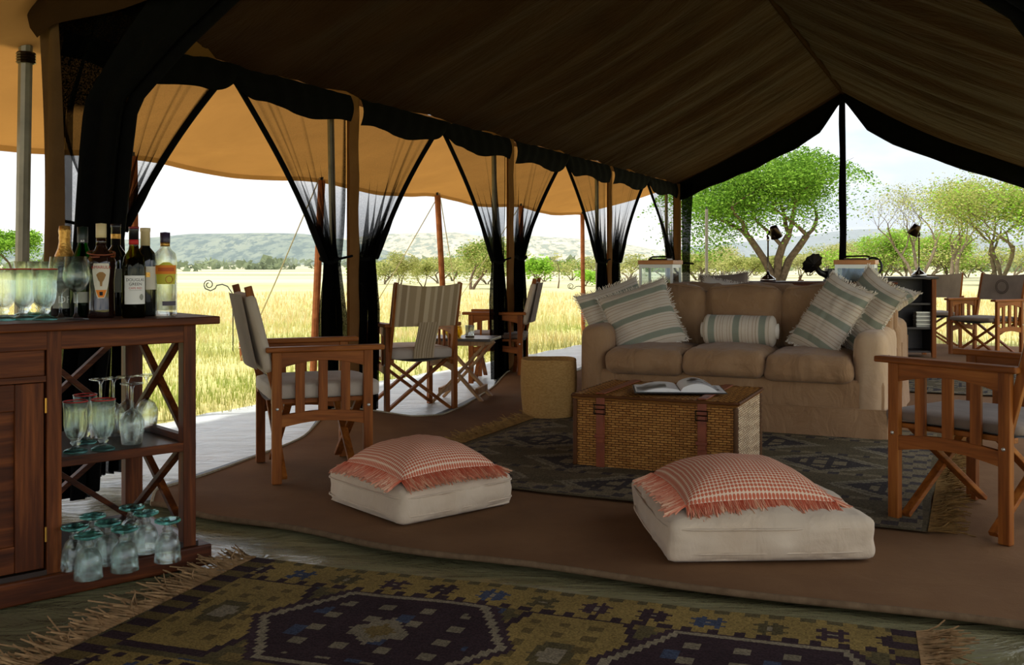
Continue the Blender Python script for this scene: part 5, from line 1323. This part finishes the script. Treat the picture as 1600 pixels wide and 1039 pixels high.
def glassware(name, label, kind, loc, inv=False, rim=None, group=None, foot=None):
    t = thing(name, label, 'glass', loc, RND.random() * 6, group); H = {'goblet': .16, 'wine': .20, 'tumbler': .185, 'low': .128}[kind]; R = {'goblet': .036, 'wine': .04, 'tumbler': .038, 'low': .04}[kind]
    mat = M_GLASS if kind == 'wine' else M_GLASS_T
    k2 = kind + mat.name
    if k2 not in ME: m = cup(kind).copy(); m.materials.clear(); m.materials.append(mat); ME[k2] = m
    b_ = obj('bowl_and_stem', ME[k2], None, t)
    fl_ = []
    if foot:
        if 'foot' + kind not in ME:
            m = mesh_of('foot', MB().lathe([(R * .6, .0125), (R * .985, .0055), (R * 1.005, .003), (R * .99, -.0005), (R * .6, -.0005)], 28), True); fix_normals(m); m.materials.append(M_GLASS_AQUA); ME['foot' + kind] = m
        fl_.append(obj('foot_ring', ME['foot' + kind], None, t))
    if rim:
        if 'rim' + kind not in ME:
            m = mesh_of('rim', MB().tube([(R * 1.005 * math.cos(a), R * 1.005 * math.sin(a), H) for a in np.linspace(0, 6.2832, 30)], .0022, 6, False), True); m.materials.append(M_RED); ME['rim' + kind] = m
        fl_.append(obj('rim', ME['rim' + kind], None, t)); fl_[-1]['label'] = 'red glass rim'
    if inv: t.rotation_euler = (math.pi, 0, 0); t.location.z += H + .0005
    return t
for i, (px, py) in enumerate(((6, 500.5), (37, 499.5), (70, 500))):
    glassware('goblet', ['red-rimmed goblet at the left picture edge on the bar top', 'middle one of three red-rimmed goblets on the bar top', 'right-hand one of three red-rimmed goblets on the bar top'][i], 'goblet', on_bar(px, py, ZB), rim=True, foot=True, group='red-rimmed goblets')
for i, (px, py) in enumerate(((41, 494), (63, 494), (84, 493.5))):
    glassware('tall_goblet', ['tall clear goblet behind red-rimmed goblets, leftmost of three', 'tall clear goblet behind red-rimmed goblets, middle of three', 'tall clear goblet behind red-rimmed goblets, rightmost of three'][i], 'tumbler', on_bar(px, py, ZB), foot=True, group='tall clear goblets')
for i, (px, py) in enumerate(((95, 498), (119, 499))):
    glassware('wine_glass', ['clear wine glass on the bar top before the champagne bottle', 'clear wine glass on the bar top before the green bottle'][i], 'wine', on_bar(px, py, ZB), group='upright wine glasses')
for i, (px, py) in enumerate(((118, 706), (161, 702), (133, 692))):
    glassware('goblet', ['red-rimmed goblet on the middle shelf beside the cabinet door post', 'red-rimmed goblet on the middle shelf before the inverted wine glasses', 'red-rimmed goblet at the back of the middle shelf'][i], 'goblet', gp(px, py, SHZ - .012), rim=True, foot=True, group='red-rimmed goblets')
for i, (px, py) in enumerate(((206, 693), (157, 683), (199, 676), (229, 673), (177, 680))):
    glassware('wine_glass', ['upside-down wine glass foremost on the middle shelf', 'upside-down wine glass at left behind the shelf goblet', 'upside-down wine glass before the rear bar post', 'upside-down wine glass at the right end of middle shelf', 'upside-down wine glass half hidden in the middle of the shelf'][i], 'wine', gp(px, py, SHZ - .012), True, group='inverted wine glasses')
lowl = ['upside-down short goblet nearest the front edge of bottom shelf', 'upside-down aqua-footed goblet at front centre of bottom shelf', 'upside-down short goblet partly hidden by the cabinet post', 'upside-down short goblet in the middle of the bottom shelf group', 'upside-down short goblet at back left of bottom shelf', 'upside-down short goblet right of the rear post on bottom shelf', 'upside-down short goblet at the right end of bottom shelf', 'upside-down short goblet at the very back by the rear post']
for i, (px, py) in enumerate(((138, 903), (195, 891), (117, 888), (169, 880), (145, 868), (228, 862), (262, 876), (206, 852))):
    glassware('goblet', lowl[i], 'low', gp(px, py, .085 - .012), True, foot=True, group='inverted short goblets')

# ------------------------------------------------------------------ bottles
def text_mb(s, size):
    cu = bpy.data.curves.new('txt', 'FONT'); cu.body = s; cu.size = size; cu.align_x = 'CENTER'; cu.align_y = 'CENTER'; cu.resolution_u = 3
    o = bpy.data.objects.new('txt', cu); COL.objects.link(o); dg = bpy.context.evaluated_depsgraph_get(); ev = o.evaluated_get(dg); m = ev.to_mesh()
    mb = MB(); mb.v = [tuple(v.co) for v in m.vertices]; mb.f = [tuple(p.vertices) for p in m.polygons]; ev.to_mesh_clear(); bpy.data.objects.remove(o); bpy.data.curves.remove(cu)
    return mb
def on_cyl(mb, r, z):
    mb.v = [(r * math.sin(x / r), -r * math.cos(x / r), z + y) for x, y, _ in mb.v]; return mb
def decal(r, z0, z1, w, n=16, shape=None, off=0):
    def fn(a, b_):
        ww = w * (shape(b_) if shape else 1); an = (off + (a - .5) * ww) / r
        return (r * math.sin(an), -r * math.cos(an), z0 + (z1 - z0) * b_)
    return MB().grid(n, 10, fn)
def bottle(label, px, py, prof, mat, parts, group='bottles on the bar', sx=1, sy=1, aim=None):
    p = on_bar(px, py, ZB); yaw = math.atan2(p.x, p.y) * -1 + (aim or 0)
    t = thing('bottle', label, 'bottle', p, yaw, group)
    obj('glass_body', MB().lathe(prof, 28, sx=sx, sy=sy), mat, t, smooth=True)
    for nm, mb, m in parts: obj(nm, mb, m, t, smooth=nm not in ('lettering',))
    return t
def shellp(r0, z0, r1, z1): return MB().lathe([(r0, z0), (r1, z1)], 24)
M_DARKGL = plain('black_wine_glass', (14, 16, 12), .06, Specular_IOR_Level=.7); M_BROWNGL = plain('cream_liqueur_glass', (34, 18, 12), .07, Specular_IOR_Level=.7)
M_GOLD = noisy('gold_foil', (176, 124, 50), (214, 166, 84), 90, .35, 120, .5, Metallic=.75); M_PAPERW = plain('cream_label', (214, 206, 188), .6); M_GREYL = plain('grey_label', (150, 150, 138), .6)
M_INK = plain('black_ink', (24, 24, 24), .6); M_REDINK = plain('red_ink', (180, 44, 40), .5); M_ORNG = plain('orange_label', (226, 130, 40), .5); M_WHITE = plain('white_ink', (232, 230, 222), .6)
M_PURP = plain('purple_cap', (52, 40, 62), .4); M_LIME = plain('yellow_fruit_print', (196, 186, 60), .5); M_CAPB = plain('black_cap', (24, 20, 22), .35); M_CAPR = plain('red_cap', (120, 24, 30), .35); M_CAPW = plain('ivory_cap', (206, 186, 140), .4)
# champagne
bottle('champagne bottle with gold foil neck behind the wine glasses', 101, 495.3, [(0, 0), (.040, 0), (.043, .01), (.043, .13), (.036, .18), (.02, .225), (.0155, .25), (.0155, .285), (0, .29)], M_DARKGL, [
    ('foil', MB().lathe([(.0385, .17), (.030, .205), (.021, .228), (.0175, .25), (.0185, .262), (.0175, .27), (.0195, .285), (.017, .302), (0, .304)], 24), M_GOLD),
    ('label', decal(.0436, .03, .11, .085), M_GREYL), ('lettering', on_cyl(text_mb('DP', .034), .0442, .058), M_WHITE)])
bottle('green glass bottle with dark cap between champagne and brown liqueur', 129, 496, [(0, 0), (.038, 0), (.041, .01), (.041, .15), (.03, .2), (.016, .235), (.014, .25), (.014, .28), (0, .28)], M_GLASS_GREEN, [
    ('cap', MB().lathe([(.0155, .252), (.0165, .256), (.0165, .298), (0, .3)], 20), plain('dark_green_cap', (20, 34, 26), .4)),
    ('neck_label', decal(.0168, .246, .258, .05), M_CAPB), ('lettering', on_cyl(text_mb('AIR', .009), .0172, .251), M_WHITE),
    ('contents', MB().lathe([(0, .004), (.0375, .004), (.0375, .14), (0, .141)], 20), plain('dark_green_contents', (14, 50, 14), .3)),
    ('label', decal(.0416, .05, .085, .06), M_GREYL)])
shield = lambda b_: float(np.interp(b_, [0, .12, .45, .8, 1], [.35, .55, .85, 1.0, .85]))
bottle('dark brown cream liqueur bottle with shield label and cord at its neck', 158, 496.3, [(0, 0), (.040, 0), (.044, .008), (.042, .03), (.041, .12), (.046, .17), (.045, .188), (.036, .208), (.02, .222), (.0155, .235), (.0145, .26), (0, .26)], M_BROWNGL, [
    ('cap', MB().lathe([(.0150, .262), (.0165, .264), (.0165, .308), (0, .31)], 20), M_CAPW), ('neck_band', MB().lathe([(.0160, .236), (.0150, .262)], 20), M_BROWNGL),
    ('cord', MB().tube([(.042 * math.cos(a), .042 * math.sin(a), .213 + .008 * math.sin(a)) for a in np.linspace(0, 6.2832, 24)] + [(.042, -.02, .2), (-.03, -.047, .198)], .0028, 6), M_LEATHER),
    ('label', decal(.0472, .065, .178, .056, shape=shield), M_PAPERW), ('label_foot', decal(.0478, .068, .092, .034, shape=lambda b_: .5 + .5 * b_), M_ORNG),
    ('lettering', on_cyl(text_mb('AMARULA', .0135), .0482, .165), M_REDINK), ('elephant_print', decal(.0480, .104, .150, .030, shape=lambda b_: float(np.interp(b_, [0, .3, .45, .8, .9, 1], [.18, .28, .6, 1, .75, .35]))), plain('bronze_print', (150, 110, 60), .5)),
    ('emblem', decal(.0484, .074, .086, .010), M_INK)])
bottle('dark wine bottle with black capsule behind the brown liqueur', 181, 493.2, [(0, 0), (.035, 0), (.038, .006), (.038, .18), (.03, .215), (.016, .235), (.014, .25), (.014, .3), (0, .3)], M_DARKGL, [
    ('capsule', MB().lathe([(.0155, .24), (.0152, .298), (.0165, .30), (.0165, .312), (0, .313)], 20), M_CAPB), ('neck_band', decal(.0162, .262, .278, .06), M_GOLD), ('label', decal(.0386, .08, .16, .085), M_GREYL)])
bottle('olive wine bottle with red and black capsule and white printed label', 209, 496, [(0, 0), (.034, 0), (.0375, .006), (.0375, .165), (.031, .2), (.017, .222), (.0145, .24), (.0145, .29), (0, .29)], M_GLASS_OLIVE, [
    ('contents', MB().lathe([(0, .006), (.0335, .006), (.0335, .16), (.026, .19), (0, .2)], 20), plain('dark_wine', (34, 32, 12), .2)),
    ('capsule', MB().lathe([(.0155, .255), (.0152, .284), (.016, .286), (.016, .297), (0, .298)], 20), M_CAPB), ('neck_band', MB().lathe([(.0158, .240), (.0157, .256)], 20), M_REDINK), ('capsule_top', MB().lathe([(.0163, .292), (.0163, .2985), (0, .2995)], 20), M_CAPR),
    ('label', decal(.0382, .045, .138, .074), plain('white_label', (222, 220, 214), .55)), ('lettering', on_cyl(text_mb('DOUGLAS', .0135), .0386, .124), M_INK), ('lettering', on_cyl(text_mb('GREEN', .0135), .0386, .110), M_INK),
    ('lettering', on_cyl(text_mb('CAPE RED', .0095), .0386, .097), M_REDINK), ('printed_line', decal(.0386, .0895, .0905, .04), M_GREYL), ('printed_tree', decal(.0386, .058, .078, .016, shape=lambda b_: .3 + .7 * math.sin(b_ * 3.1), off=.02), M_GREYL)], aim=.15)
bottle('dark wine bottle with ivory capsule and cream label', 227, 493.6, [(0, 0), (.035, 0), (.038, .006), (.038, .185), (.03, .215), (.016, .232), (.0145, .25), (.0145, .29), (0, .29)], M_DARKGL, [
    ('capsule', MB().lathe([(.0158, .238), (.0155, .284), (.0168, .286), (.0168, .298), (0, .299)], 20), M_CAPW), ('label', decal(.0386, .09, .168, .08), M_PAPERW), ('seal_print', decal(.039, .132, .148, .016), M_GOLD)], aim=.2)
bottle('clear flat gin bottle with orange label and purple cap at the bar end', 258, 493, [(0, 0), (.036, 0), (.039, .008), (.039, .19), (.034, .212), (.02, .226), (.015, .236), (.015, .25), (.010, .25), (.010, .236), (.018, .22), (.033, .205), (.0355, .188), (.0355, .02), (0, .018)], M_GLASS, [
    ('cap', MB().lathe([(.0158, .249), (.0165, .251), (.0165, .283), (0, .285)], 20), M_PURP), ('neck_band', MB().lathe([(.0156, .236), (.0158, .249)], 20), M_GOLD),
    ('label', decal(.0395, .142, .172, .078), M_ORNG), ('fruit_print', decal(.0394, .108, .142, .074, shape=lambda b_: .85 + .15 * b_), M_LIME), ('fruit_print', decal(.0394, .172, .182, .05, shape=lambda b_: 1 - .6 * b_), M_LIME),
    ('printed_band', decal(.0400, .151, .164, .056), plain('red_brown_print', (196, 92, 40), .5)), ('seal', MB().tube([(.0402 * math.sin(.25 + .012 * math.cos(a) / .04), -.0402 * math.cos(.25 + .012 * math.cos(a) / .04), .124 + .012 * math.sin(a)) for a in np.linspace(0, 6.2832, 20)], .0016, 5), M_GOLD),
    ('back_label', decal(.0395, .035, .05, .05, off=.012), M_PURP)], aim=.1)
